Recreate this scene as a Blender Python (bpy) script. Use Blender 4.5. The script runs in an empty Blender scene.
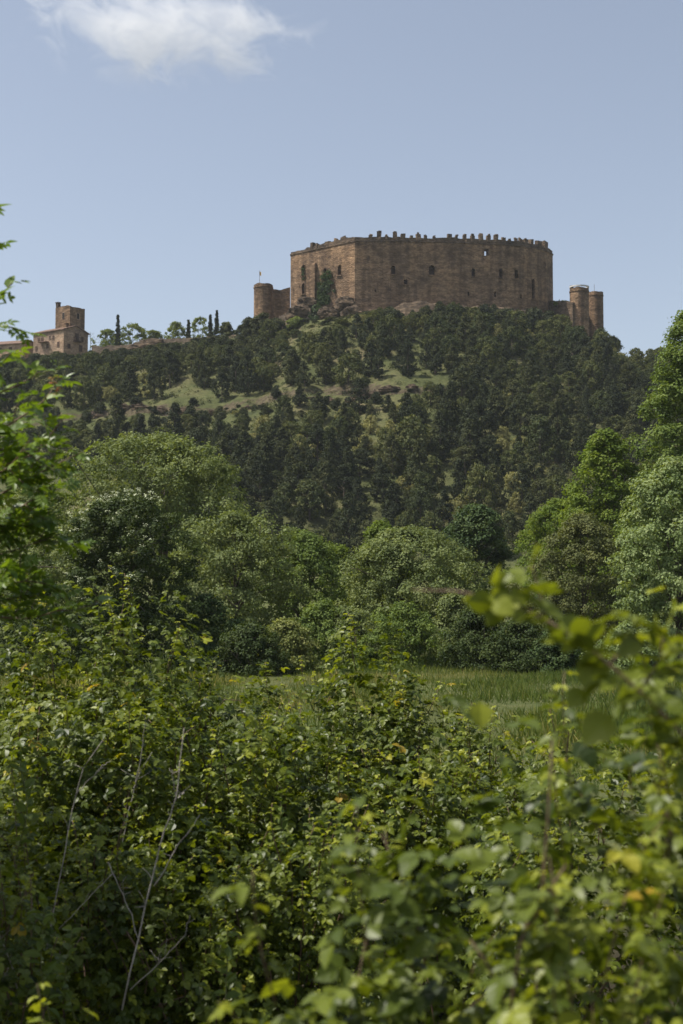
import bpy, math
import numpy as np
from math import radians as rad

sc = bpy.context.scene
COL = sc.collection
PI = math.pi
F = 1422.2            # focal length in pixels (50 mm on a 24x36 upright frame)
CZ = 3.0              # eye height above the meadow
PITCH = math.atan((600 - 512) / F)
CP, SP = math.cos(PITCH), math.sin(PITCH)


def at(px, py, Y):
    """world point seen at a picture position, at forward distance Y"""
    a = (px - 341.5) / F
    b = (512 - py) / F
    dx, dy, dz = a, CP - SP * b, SP + CP * b
    return np.array([dx / dy * Y, Y, CZ + dz / dy * Y])


# ------------------------------------------------------------------ noise
_rs = np.random.default_rng(11)
_LAT = _rs.random((64, 64, 64))


def noise3(x, y, z):
    x, y, z = np.broadcast_arrays(np.asarray(x, float), np.asarray(y, float), np.asarray(z, float))
    xi, yi, zi = np.floor(x).astype(int), np.floor(y).astype(int), np.floor(z).astype(int)
    fx, fy, fz = x - xi, y - yi, z - zi
    fx, fy, fz = (f * f * (3 - 2 * f) for f in (fx, fy, fz))
    r = 0
    for a in (0, 1):
        for b in (0, 1):
            for c in (0, 1):
                w = (fx if a else 1 - fx) * (fy if b else 1 - fy) * (fz if c else 1 - fz)
                r = r + w * _LAT[(xi + a) & 63, (yi + b) & 63, (zi + c) & 63]
    return r * 2 - 1


# ------------------------------------------------------------------ mesh helpers
def mk_mesh(name, V, faces, mats, midx=None, tint=None, smooth=False):
    """faces: list of integer arrays (n,k); tint: per-vertex float"""
    me = bpy.data.meshes.new(name)
    V = np.asarray(V, np.float32)
    me.vertices.add(len(V))
    me.vertices.foreach_set('co', V.ravel())
    fl = [np.asarray(f, np.int32) for f in faces if len(f)]
    loops = np.concatenate([f.ravel() for f in fl])
    sizes = np.concatenate([np.full(len(f), f.shape[1], np.int32) for f in fl])
    starts = np.concatenate([[0], np.cumsum(sizes)[:-1]]).astype(np.int32)
    me.loops.add(len(loops))
    me.loops.foreach_set('vertex_index', loops)
    me.polygons.add(len(sizes))
    me.polygons.foreach_set('loop_start', starts)
    me.polygons.foreach_set('loop_total', sizes)
    for m in mats:
        me.materials.append(m)
    if midx is not None:
        me.polygons.foreach_set('material_index', np.asarray(midx, np.int32))
    me.polygons.foreach_set('use_smooth', np.full(len(sizes), bool(smooth)))
    if tint is not None:
        a = me.attributes.new('tint', 'FLOAT', 'POINT')
        a.data.foreach_set('value', np.asarray(tint, np.float32))
    me.update(calc_edges=True)
    me.validate()
    return me


class MB:
    """collects shapes into one mesh"""

    def __init__(s):
        s.v, s.f, s.t, s.m, s.n = [], [], [], [], 0

    def add(s, V, F_, t=0.5, mi=0):
        V = np.asarray(V, float).reshape(-1, 3)
        s.v.append(V)
        for f in (F_ if isinstance(F_, list) else [F_]):
            f = np.asarray(f, int)
            if len(f) == 0:
                continue
            s.f.append(f + s.n)
            s.m.append(np.full(len(f), mi))
        s.t.append(np.broadcast_to(np.asarray(t, float), (len(V),)))
        s.n += len(V)

    def box(s, c, size, rz=0, mi=0, jit=0, rg=None, t=0.5):
        c = np.asarray(c, float)
        h = np.asarray(size, float) / 2
        P = np.array([[x, y, z] for z in (-1, 1) for y in (-1, 1) for x in (-1, 1)], float) * h
        if jit:
            P = P + rg.uniform(-jit, jit, P.shape)
        ca, sa = math.cos(rz), math.sin(rz)
        P = P @ np.array([[ca, sa, 0], [-sa, ca, 0], [0, 0, 1]])
        s.add(P + c, np.array([[0, 2, 3, 1], [4, 5, 7, 6], [0, 1, 5, 4], [2, 6, 7, 3], [0, 4, 6, 2], [1, 3, 7, 5]]), t, mi)

    def tube(s, pts, rads, n=6, mi=0, t=0.5):
        P = np.asarray(pts, float)
        R = np.broadcast_to(np.asarray(rads, float), (len(P),))
        T = np.gradient(P, axis=0)
        T /= np.linalg.norm(T, axis=1, keepdims=True) + 1e-9
        ref = np.where(np.abs(T[:, 2:3]) > 0.9, np.array([[1., 0, 0]]), np.array([[0., 0, 1]]))
        A = np.cross(T, ref)
        A /= np.linalg.norm(A, axis=1, keepdims=True) + 1e-9
        B = np.cross(T, A)
        th = np.arange(n) / n * 2 * PI
        V = P[:, None] + R[:, None, None] * (A[:, None] * np.cos(th)[None, :, None] + B[:, None] * np.sin(th)[None, :, None])
        k = len(P)
        i, j = np.meshgrid(np.arange(k - 1), np.arange(n), indexing='ij')
        j2 = (j + 1) % n
        q = np.stack([i * n + j, i * n + j2, (i + 1) * n + j2, (i + 1) * n + j], -1).reshape(-1, 4)
        s.add(V.reshape(-1, 3), [q, np.arange(n)[None, ::-1], (np.arange(n) + (k - 1) * n)[None]], t, mi)

    def inst(s, tmpl, M, pos, tint, mi=0):
        """tmpl=(V,[faces]); M (N,3,3) columns = axes; pos (N,3); tint (N,)"""
        V, Fs = tmpl
        W = np.einsum('nij,vj->nvi', M, V) + pos[:, None]
        N, k = len(pos), len(V)
        off = (np.arange(N) * k)[:, None, None]
        s.add(W.reshape(-1, 3), [(f[None] + off).reshape(-1, f.shape[1]) for f in Fs], np.repeat(tint, k), mi)

    def mesh(s, name, mats, smooth=False):
        return mk_mesh(name, np.concatenate(s.v), s.f, mats, np.concatenate(s.m), np.concatenate(s.t), smooth)

    def build(s, name, mats, parent=None, smooth=False, loc=None):
        mats = mats if isinstance(mats, (list, tuple)) else [mats]
        o = bpy.data.objects.new(name, s.mesh(name, mats, smooth))
        COL.objects.link(o)
        if parent is not None:
            o.parent = parent
        if loc is not None:
            o.location = loc
        return o


def tag(o, label=None, cat=None, group=None, kind=None):
    if label:
        o['label'] = label
    if cat:
        o['category'] = cat
    if group:
        o['group'] = group
    if kind:
        o['kind'] = kind
    return o


def thing(name, label, cat, loc=(0, 0, 0), group=None):
    o = bpy.data.objects.new(name, None)
    o.empty_display_size = 0.2
    COL.objects.link(o)
    o.location = loc
    return tag(o, label, cat, group)


def frames(nrm, tip):
    """rotation matrices: local y = leaf direction, local z = leaf normal"""
    n = nrm / (np.linalg.norm(nrm, axis=1, keepdims=True) + 1e-9)
    y = tip - n * np.sum(tip * n, axis=1, keepdims=True)
    y /= np.linalg.norm(y, axis=1, keepdims=True) + 1e-9
    x = np.cross(y, n)
    return np.stack([x, y, n], axis=2)


# ------------------------------------------------------------------ materials
def nt(name):
    m = bpy.data.materials.new(name)
    m.use_nodes = True
    t = m.node_tree
    for n in list(t.nodes):
        t.nodes.remove(n)
    out = t.nodes.new('ShaderNodeOutputMaterial')
    return m, t, out


def N(t, typ, **kw):
    n = t.nodes.new(typ)
    for k, v in kw.items():
        if k in n.inputs:
            n.inputs[k].default_value = v
        else:
            setattr(n, k, v)
    return n


def ramp(t, stops, src=None):
    r = t.nodes.new('ShaderNodeValToRGB')
    e = r.color_ramp.elements
    while len(e) < len(stops):
        e.new(0.5)
    for k, (p, c) in enumerate(stops):
        e[k].position = p
        e[k].color = (*c, 1) if len(c) == 3 else c
    if src is not None:
        t.links.new(src, r.inputs['Fac'])
    return r


def mix(t, fac, a, b, mode='MIX'):
    m = t.nodes.new('ShaderNodeMix')
    m.data_type = 'RGBA'
    m.blend_type = mode
    for sock, v in ((m.inputs[0], fac), (m.inputs[6], a), (m.inputs[7], b)):
        if hasattr(v, 'is_linked') or isinstance(v, bpy.types.NodeSocket):
            t.links.new(v, sock)
        else:
            sock.default_value = v if isinstance(v, (int, float)) else (*v, 1)
    return m.outputs[2]


def leaf_mat(name, stops, trans=0.35, rough=0.6, spec=0.2, tmul=(1.4, 1.35, 0.4), objvar=0.0, gain=1.18):
    stops = [(p_, (c_[0] * 1.10 * gain, c_[1] * 1.06 * gain, c_[2] * 0.68 * gain)) for p_, c_ in stops]
    m, t, out = nt(name)
    a = N(t, 'ShaderNodeAttribute', attribute_name='tint')
    fac = a.outputs['Fac']
    if objvar:
        oi = N(t, 'ShaderNodeObjectInfo')
        mm = N(t, 'ShaderNodeMath', operation='MULTIPLY_ADD')
        t.links.new(oi.outputs['Random'], mm.inputs[0])
        mm.inputs[1].default_value = objvar
        sub = N(t, 'ShaderNodeMath', operation='SUBTRACT')
        t.links.new(fac, sub.inputs[0])
        sub.inputs[1].default_value = objvar / 2
        t.links.new(sub.outputs[0], mm.inputs[2])
        fac = mm.outputs[0]
    r = ramp(t, stops, fac)
    p = N(t, 'ShaderNodeBsdfPrincipled', Roughness=rough)
    p.inputs['Specular IOR Level'].default_value = spec
    t.links.new(r.outputs['Color'], p.inputs['Base Color'])
    tr = N(t, 'ShaderNodeBsdfTranslucent')
    t.links.new(mix(t, 1.0, r.outputs['Color'], tmul, 'MULTIPLY'), tr.inputs['Color'])
    ms = N(t, 'ShaderNodeMixShader')
    ms.inputs[0].default_value = trans
    t.links.new(p.outputs[0], ms.inputs[1])
    t.links.new(tr.outputs[0], ms.inputs[2])
    t.links.new(ms.outputs[0], out.inputs['Surface'])
    return m


def plain_mat(name, col, rough=0.8, var=0.25, scale=3.0, bump=0.0, spec=0.3):
    m, t, out = nt(name)
    tc = N(t, 'ShaderNodeTexCoord')
    no = N(t, 'ShaderNodeTexNoise', Scale=scale, Detail=6.0, Roughness=0.65)
    t.links.new(tc.outputs['Object'], no.inputs['Vector'])
    lo = tuple(c * (1 - var) for c in col)
    hi = tuple(min(1, c * (1 + var)) for c in col)
    r = ramp(t, [(0.3, lo), (0.7, hi)], no.outputs['Fac'])
    p = N(t, 'ShaderNodeBsdfPrincipled', Roughness=rough)
    p.inputs['Specular IOR Level'].default_value = spec
    t.links.new(r.outputs['Color'], p.inputs['Base Color'])
    if bump:
        b = N(t, 'ShaderNodeBump', Strength=bump, Distance=0.1)
        t.links.new(no.outputs['Fac'], b.inputs['Height'])
        t.links.new(b.outputs[0], p.inputs['Normal'])
    t.links.new(p.outputs[0], out.inputs['Surface'])
    return m


def stone_mat(name, c1, c2, c3, course=0.45, wet=0.5):
    """rubble masonry in courses with weather stains"""
    m, t, out = nt(name)
    L = t.links.new
    tc = N(t, 'ShaderNodeTexCoord')
    mp = N(t, 'ShaderNodeMapping')
    mp.inputs['Scale'].default_value = (1.0, 1.0, 1.9)
    L(tc.outputs['Object'], mp.inputs['Vector'])
    vo = N(t, 'ShaderNodeTexVoronoi', Scale=1.0 / course)
    L(mp.outputs[0], vo.inputs['Vector'])
    big = N(t, 'ShaderNodeTexNoise', Scale=0.11, Detail=5.0, Roughness=0.62)
    L(tc.outputs['Object'], big.inputs['Vector'])
    mid = N(t, 'ShaderNodeTexNoise', Scale=0.6, Detail=6.0, Roughness=0.7)
    L(mp.outputs[0], mid.inputs['Vector'])
    st = N(t, 'ShaderNodeMapping')
    st.inputs['Scale'].default_value = (0.9, 0.9, 0.07)
    L(tc.outputs['Object'], st.inputs['Vector'])
    streak = N(t, 'ShaderNodeTexNoise', Scale=0.8, Detail=4.0, Roughness=0.6)
    L(st.outputs[0], streak.inputs['Vector'])
    co = N(t, 'ShaderNodeMapping')
    co.inputs['Scale'].default_value = (0.05, 0.05, 1.4)
    L(tc.outputs['Object'], co.inputs['Vector'])
    cour = N(t, 'ShaderNodeTexNoise', Scale=1.0, Detail=3.0, Roughness=0.6)
    L(co.outputs[0], cour.inputs['Vector'])
    sep = N(t, 'ShaderNodeSeparateColor')
    L(vo.outputs['Color'], sep.inputs[0])
    base = ramp(t, [(0.32, c1), (0.5, c2), (0.7, c3)], mid.outputs['Fac']).outputs['Color']
    rb = ramp(t, [(0.0, (0.62, 0.62, 0.62)), (1.0, (1.3, 1.27, 1.22))], sep.outputs[0]).outputs['Color']
    base = mix(t, 0.8, base, rb, 'MULTIPLY')
    rc = ramp(t, [(0.35, (0.72, 0.71, 0.70)), (0.65, (1.18, 1.16, 1.12))], cour.outputs['Fac']).outputs['Color']
    base = mix(t, 0.7, base, rc, 'MULTIPLY')
    rbig = ramp(t, [(0.36, (0.55, 0.54, 0.56)), (0.5, (0.95, 0.93, 0.92)), (0.64, (1.28, 1.2, 1.1))], big.outputs['Fac']).outputs['Color']
    base = mix(t, 0.8, base, rbig, 'MULTIPLY')
    rs = ramp(t, [(0.42, (0.6, 0.6, 0.62)), (0.56, (1.05, 1.05, 1.04))], streak.outputs['Fac']).outputs['Color']
    base = mix(t, wet, base, rs, 'MULTIPLY')
    p = N(t, 'ShaderNodeBsdfPrincipled', Roughness=0.92)
    p.inputs['Specular IOR Level'].default_value = 0.15
    L(base, p.inputs['Base Color'])
    add = N(t, 'ShaderNodeMath', operation='ADD')
    L(vo.outputs['Distance'], add.inputs[0])
    L(mid.outputs['Fac'], add.inputs[1])
    b = N(t, 'ShaderNodeBump', Strength=0.7, Distance=0.14)
    L(add.outputs[0], b.inputs['Height'])
    L(b.outputs[0], p.inputs['Normal'])
    L(p.outputs[0], out.inputs['Surface'])
    return m


def tile_mat(name):
    m, t, out = nt(name)
    L = t.links.new
    tc = N(t, 'ShaderNodeTexCoord')
    no = N(t, 'ShaderNodeTexNoise', Scale=1.6, Detail=6.0, Roughness=0.7)
    L(tc.outputs['Object'], no.inputs['Vector'])
    r = ramp(t, [(0.3, (0.11, 0.065, 0.045)), (0.5, (0.21, 0.125, 0.085)), (0.72, (0.30, 0.21, 0.15))], no.outputs['Fac'])
    w = N(t, 'ShaderNodeTexWave', Scale=2.2)
    L(tc.outputs['Object'], w.inputs['Vector'])
    b = N(t, 'ShaderNodeBump', Strength=0.8, Distance=0.1)
    L(w.outputs['Fac'], b.inputs['Height'])
    p = N(t, 'ShaderNodeBsdfPrincipled', Roughness=0.9)
    L(r.outputs['Color'], p.inputs['Base Color'])
    L(b.outputs[0], p.inputs['Normal'])
    L(p.outputs[0], out.inputs['Surface'])
    return m


def ground_mat():
    m, t, out = nt('ground_soil_and_grass')
    L = t.links.new
    geo = N(t, 'ShaderNodeNewGeometry')
    sx = N(t, 'ShaderNodeSeparateXYZ')
    L(geo.outputs['True Normal'], sx.inputs[0])
    pos = N(t, 'ShaderNodeSeparateXYZ')
    L(geo.outputs['Position'], pos.inputs[0])
    n1 = N(t, 'ShaderNodeTexNoise', Scale=0.09, Detail=8.0, Roughness=0.65)
    L(geo.outputs['Position'], n1.inputs['Vector'])
    n2 = N(t, 'ShaderNodeTexNoise', Scale=1.1, Detail=8.0, Roughness=0.7)
    L(geo.outputs['Position'], n2.inputs['Vector'])
    hillg = ramp(t, [(0.32, (0.04, 0.048, 0.02)), (0.46, (0.078, 0.086, 0.034)), (0.60, (0.115, 0.11, 0.05)), (0.7, (0.15, 0.12, 0.072))], n1.outputs['Fac']).outputs['Color']
    fine = ramp(t, [(0.3, (0.55, 0.58, 0.5)), (0.7, (1.3, 1.3, 1.25))], n2.outputs['Fac']).outputs['Color']
    hillg = mix(t, 0.85, hillg, fine, 'MULTIPLY')
    mead = ramp(t, [(0.3, (0.06, 0.08, 0.025)), (0.55, (0.10, 0.11, 0.04)), (0.75, (0.15, 0.145, 0.065))], n2.outputs['Fac']).outputs['Color']
    mr = N(t, 'ShaderNodeMapRange')
    mr.inputs[1].default_value = 3.0
    mr.inputs[2].default_value = 9.0
    L(pos.outputs[2], mr.inputs[0])
    g = mix(t, mr.outputs[0], mead, hillg)
    mb_ = N(t, 'ShaderNodeMapRange')
    mb_.inputs[1].default_value = 16.0
    mb_.inputs[2].default_value = 11.0
    L(pos.outputs[1], mb_.inputs[0])
    litter = ramp(t, [(0.3, (0.02, 0.018, 0.01)), (0.7, (0.06, 0.05, 0.028))], n2.outputs['Fac']).outputs['Color']
    g = mix(t, mb_.outputs[0], g, litter)
    rock = ramp(t, [(0.3, (0.04, 0.031, 0.02)), (0.5, (0.085, 0.068, 0.041)), (0.7, (0.155, 0.125, 0.078))], n2.outputs['Fac']).outputs['Color']
    add = N(t, 'ShaderNodeMath', operation='MULTIPLY_ADD')
    L(n2.outputs['Fac'], add.inputs[0])
    add.inputs[1].default_value = 0.25
    L(sx.outputs[2], add.inputs[2])
    rk = N(t, 'ShaderNodeMapRange')
    rk.inputs[1].default_value = 0.89
    rk.inputs[2].default_value = 0.79
    L(add.outputs[0], rk.inputs[0])
    g = mix(t, rk.outputs[0], g, rock)
    p = N(t, 'ShaderNodeBsdfPrincipled', Roughness=0.95)
    p.inputs['Specular IOR Level'].default_value = 0.1
    L(g, p.inputs['Base Color'])
    b = N(t, 'ShaderNodeBump', Strength=0.9, Distance=0.35)
    L(n2.outputs['Fac'], b.inputs['Height'])
    L(b.outputs[0], p.inputs['Normal'])
    L(p.outputs[0], out.inputs['Surface'])
    return m


M = {}
M['ground'] = ground_mat()
M['castle'] = stone_mat('castle_stone', (0.125, 0.083, 0.054), (0.232, 0.157, 0.099), (0.355, 0.248, 0.16), wet=0.75)
M['castle_dark'] = stone_mat('weathered_parapet_stone', (0.08, 0.06, 0.045), (0.14, 0.105, 0.075), (0.21, 0.16, 0.115))
M['talus'] = stone_mat('rock_base', (0.05, 0.037, 0.027), (0.10, 0.075, 0.052), (0.17, 0.13, 0.09), 0.9, 0.5)
M['house'] = stone_mat('village_stone', (0.24, 0.175, 0.13), (0.34, 0.25, 0.185), (0.42, 0.33, 0.25), 0.35, 0.25)
M['wallstone'] = stone_mat('terrace_wall_stone', (0.14, 0.11, 0.085), (0.22, 0.175, 0.13), (0.31, 0.25, 0.19), 0.35, 0.35)
M['tile'] = tile_mat('clay_roof_tiles')
M['dark'] = plain_mat('dark_opening', (0.02, 0.017, 0.014), 0.9)
M['wood'] = plain_mat('weathered_wood', (0.07, 0.04, 0.028), 0.8)
M['pale'] = plain_mat('pale_rim_plaster', (0.6, 0.58, 0.55), 0.8, 0.1)
M['metal'] = plain_mat('grey_pole_metal', (0.25, 0.25, 0.25), 0.5)
M['flag'] = plain_mat('faded_flag_cloth', (0.5, 0.33, 0.12), 0.8)
M['bark'] = plain_mat('tree_bark', (0.11, 0.085, 0.065), 0.9, 0.4, 6.0, 0.6)
M['cane'] = plain_mat('bramble_cane_bark', (0.13, 0.085, 0.05), 0.6, 0.4, 12.0)
M['greencane'] = plain_mat('green_young_cane', (0.11, 0.12, 0.035), 0.5, 0.3, 12.0)
M['deadwood'] = plain_mat('bleached_dead_wood', (0.36, 0.32, 0.26), 0.8, 0.3, 14.0, 0.3)
M['blossom'] = leaf_mat('elder_highlight_blossom', [(0, (0.45, 0.50, 0.50)), (1, (0.62, 0.66, 0.72))], 0.25, 0.8, 0.2, (1, 1, 0.9))  # pale flecks: leaf highlights put into the colour, together with flowers
M['pine'] = leaf_mat('pine_needles', [(0, (0.020, 0.030, 0.016)), (0.5, (0.038, 0.051, 0.025)), (1, (0.082, 0.090, 0.045))], 0.18, 0.7, 0.2, objvar=0.8, gain=0.9)
M['oak'] = leaf_mat('holm_oak_leaves', [(0, (0.028, 0.042, 0.017)), (0.5, (0.055, 0.074, 0.028)), (1, (0.12, 0.13, 0.055))], 0.22, 0.65, 0.2, objvar=0.8, gain=0.9)
M['palescrub'] = leaf_mat('pale_shrub_leaves', [(0, (0.11, 0.115, 0.06)), (0.5, (0.17, 0.17, 0.095)), (1, (0.26, 0.25, 0.16))], 0.25, 0.7, 0.25, objvar=0.4)
M['cypress'] = leaf_mat('cypress_sprays', [(0, (0.016, 0.025, 0.013)), (1, (0.04, 0.052, 0.024))], 0.1, 0.7, 0.2)
M['skyline'] = leaf_mat('plateau_tree_leaves', [(0, (0.05, 0.075, 0.022)), (0.5, (0.095, 0.125, 0.038)), (1, (0.15, 0.175, 0.055))], 0.35, gain=1.25)
M['willow'] = leaf_mat('grey_willow_leaves', [(0, (0.058, 0.08, 0.04)), (0.5, (0.105, 0.135, 0.07)), (1, (0.17, 0.20, 0.115))], 0.3, 0.62, gain=1.3)
M['elder'] = leaf_mat('elder_leaves', [(0, (0.028, 0.05, 0.018)), (0.5, (0.05, 0.08, 0.026)), (1, (0.09, 0.12, 0.035))], 0.25, 0.62, gain=0.8)
M['mid'] = leaf_mat('broadleaf_leaves', [(0, (0.05, 0.08, 0.025)), (0.5, (0.085, 0.125, 0.04)), (1, (0.13, 0.17, 0.06))], 0.32, gain=1.35)
M['deep'] = leaf_mat('deep_green_leaves', [(0, (0.02, 0.04, 0.02)), (0.5, (0.04, 0.07, 0.03)), (1, (0.075, 0.105, 0.045))], 0.22, 0.62)
M['poplar'] = leaf_mat('poplar_leaves', [(0, (0.06, 0.10, 0.02)), (0.5, (0.105, 0.155, 0.032)), (1, (0.16, 0.205, 0.05))], 0.38, gain=1.1)
M['olive'] = leaf_mat('olive_grey_leaves', [(0, (0.05, 0.062, 0.03)), (0.5, (0.08, 0.095, 0.045)), (1, (0.125, 0.135, 0.065))], 0.25)
M['silver'] = leaf_mat('silvery_willow_leaves', [(0, (0.085, 0.125, 0.06)), (0.5, (0.145, 0.195, 0.115)), (1, (0.22, 0.265, 0.18))], 0.3, 0.62)
M['palegrass'] = leaf_mat('pale_grassy_leaves', [(0, (0.085, 0.11, 0.045)), (0.5, (0.14, 0.165, 0.07)), (1, (0.22, 0.23, 0.12))], 0.3)
M['ivy'] = leaf_mat('ivy_leaves', [(0, (0.016, 0.03, 0.012)), (1, (0.045, 0.075, 0.025))], 0.2, 0.5, gain=1.4)
M['grass'] = leaf_mat('meadow_grass', [(0, (0.045, 0.075, 0.022)), (0.5, (0.082, 0.112, 0.034)), (0.8, (0.14, 0.145, 0.06)), (1, (0.28, 0.24, 0.14))], 0.3, 0.6, 0.2)
BR = [(0, (0.022, 0.038, 0.013)), (0.35, (0.058, 0.083, 0.018)), (0.65, (0.118, 0.147, 0.025)), (0.9, (0.225, 0.25, 0.038)), (0.96, (0.24, 0.23, 0.035)), (1.0, (0.24, 0.17, 0.03))]
M['bramble'] = leaf_mat('bramble_leaves', BR, 0.40, 0.42, 0.32, gain=1.3)
M['ash'] = leaf_mat('sapling_leaves', [(0, (0.03, 0.06, 0.016)), (0.5, (0.07, 0.12, 0.025)), (0.85, (0.125, 0.185, 0.03)), (0.95, (0.19, 0.21, 0.05)), (1.0, (0.30, 0.12, 0.06))], 0.4, 0.38, 0.5, gain=1.3)
M['weed'] = leaf_mat('tall_weed_leaves', [(0, (0.05, 0.08, 0.022)), (0.6, (0.09, 0.125, 0.04)), (1, (0.15, 0.17, 0.06))], 0.3, 0.5)

# ------------------------------------------------------------------ terrain
_XE = [-400, -120, -80, -60, -40, -20, -8, 10, 30, 45, 58, 75, 110, 200, 400]
_YE = [380, 345, 335, 331, 325, 317, 307, 303, 304, 307, 313, 318, 330, 370, 420]
_ZP = [53, 57, 59.0, 60.3, 60.8, 62.4, 64.2, 64.4, 64.0, 63.0, 59.5, 53, 36, 16, 6]
_YF = [210, 185, 178, 176, 174, 172, 170, 170, 172, 176, 180, 186, 200, 230, 260]


def cliffmask(X):
    X = np.asarray(X, float)
    base = np.interp(X, [-110, -72, 12, 26, 60, 90], [0.5, 1, 1, 0.5, 0.45, 0.1])
    return np.clip(base + np.where(X < 14, 0.12, 0.45) * noise3(X * 0.09, 3.3, 1.1), 0, 1)


def H(X, Y):
    X = np.asarray(X, float)
    Y = np.asarray(Y, float)
    zb = np.interp(Y, [-40, 3, 5, 8, 12, 18], [1.3, 1.3, 1.0, 0.65, 0.2, 0.0])
    zb = zb + 0.06 * noise3(X * 0.4, Y * 0.4, 0) * (Y < 160) * (Y > 8)
    Ye = np.interp(X, _XE, _YE)
    Yf = np.interp(X, _XE, _YF)
    Zp = np.interp(X, _XE, _ZP)
    t = (Ye - Y) / (Ye - Yf)
    t = t + 0.022 * noise3(X * 0.07, Y * 0.02, 5.0) + 0.010 * noise3(X * 0.25, Y * 0.1, 9.0)
    A = np.interp(t, [0, 0.03, 0.20, 0.29, 0.302, 0.325, 0.9, 1.0, 1.06], [0, 0.03, 0.255, 0.338, 0.368, 0.395, 0.94, 0.99, 1])
    B = np.interp(t, [0, 0.03, 0.3, 0.9, 1.0, 1.06], [0, 0.03, 0.34, 0.93, 0.985, 1])
    c = cliffmask(X)
    drop = B * (1 - c) + A * c
    zh = Zp * (1 - drop)
    onhill = np.clip((t < 1.0) * np.clip((1.0 - t) / 0.15, 0, 1), 0, 1) * np.clip((t + 0.02) / 0.05, 0.15, 1)
    zh = zh + onhill * (1.0 * noise3(X * 0.06, Y * 0.06, 2.0) + 0.5 * noise3(X * 0.21, Y * 0.21, 4.0) + 0.18 * noise3(X * 0.7, Y * 0.7, 6.0))
    back = np.clip((Y - Ye - 90) / 220, 0, 1)
    zh = zh * (1 - back * back * (3 - 2 * back))
    return np.maximum(zb * (Y < 150) + 0.0, zh) if np.ndim(zh) else max(float(zb) * (Y < 150), float(zh))


def axis(parts):
    out = []
    for a, b, s in parts:
        out += list(np.arange(a, b, s))
    out.append(parts[-1][1])
    return np.array(out)


xs = axis([(-3000, -600, 300), (-600, -160, 20), (-160, -110, 4), (-110, 110, 1.1), (110, 200, 5), (200, 600, 20), (600, 3000, 300)])
ys = axis([(-60, 0, 10), (0, 24, 1), (24, 160, 4), (160, 225, 1.3), (225, 300, 0.75), (300, 340, 1.3), (340, 480, 6), (480, 700, 20), (700, 4000, 300)])
gx, gy = np.meshgrid(xs, ys, indexing='ij')
gz = H(gx, gy)
nx, ny = gx.shape
ii, jj = np.meshgrid(np.arange(nx - 1), np.arange(ny - 1), indexing='ij')
quad = np.stack([ii * ny + jj, (ii + 1) * ny + jj, (ii + 1) * ny + jj + 1, ii * ny + jj + 1], -1).reshape(-1, 4)
g = bpy.data.objects.new('ground', mk_mesh('ground', np.stack([gx, gy, gz], -1).reshape(-1, 3), [quad], [M['ground']], smooth=True))
COL.objects.link(g)
tag(g, 'meadow rising into the steep castle hill with a rocky ledge', kind='structure')

# ------------------------------------------------------------------ castle
KEEP = [(290, 323), (355, 310.5), (400, 310.8), (450, 311.6), (500, 313.4), (522, 315.0), (537, 316.8), (549, 319.5), (555.5, 323)]
kp = np.array([[(px - 341.5) / F * Y, Y] for px, Y in KEEP])
kp = np.vstack([kp, [[46.5, 345], [30, 352], [0, 354], [-10, 348]]])
ZT = 82.2
ZBASE = 59.0
castle = thing('castle', 'huge ochre stone castle with jagged battlements crowning the hill', 'castle', (17, 330, 67))
cinv = np.array([17, 330, 67.0])


def offset_poly(P, d):
    n = len(P)
    out = []
    for i in range(n):
        e0 = P[i] - P[i - 1]
        e1 = P[(i + 1) % n] - P[i]
        n0 = np.array([e0[1], -e0[0]]) / np.hypot(*e0)
        n1 = np.array([e1[1], -e1[0]]) / np.hypot(*e1)
        b = n0 + n1
        b /= np.hypot(*b)
        out.append(P[i] + b * d / max(0.4, b @ n0))
    return np.array(out)


def ring(mb, Pout, Pin, z0, z1, mi=0):
    """closed ring wall; z1 may be per-vertex"""
    n = len(Pout)
    z1 = np.broadcast_to(np.asarray(z1, float), (n,))
    V = np.vstack([np.c_[Pout, np.full(n, z0)], np.c_[Pout, z1], np.c_[Pin, np.full(n, z0)], np.c_[Pin, z1]])
    i = np.arange(n)
    j = (i + 1) % n
    mb.add(V - cinv, [np.stack([i, j, j + n, i + n], 1), np.stack([i + 2 * n, i + 3 * n, j + 3 * n, j + 2 * n], 1),
                      np.stack([i + n, j + n, j + 3 * n, i + 3 * n], 1), np.stack([i, i + 2 * n, j + 2 * n, j], 1)], 0.5, mi)


def poly_hit(P, px, closed=False):
    """first crossing of the picture column px with the plan polyline P -> point, outward normal"""
    k = (px - 341.5) / F
    best = None
    n = len(P)
    for i in range(n if closed else n - 1):
        a, b = P[i], P[(i + 1) % n]
        fa, fb = a[0] - k * a[1], b[0] - k * b[1]
        if fa * fb <= 0 and fa != fb:
            s = fa / (fa - fb)
            q = a + (b - a) * s
            if best is None or q[1] < best[0][1]:
                e = (b - a) / np.hypot(*(b - a))
                best = (q, np.array([e[1], -e[0]]))
    return best


mb = MB()
ring(mb, kp, offset_poly(kp, -2.4), ZBASE, ZT)
wall = mb.build('main_wall', M['castle'], castle)
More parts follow.
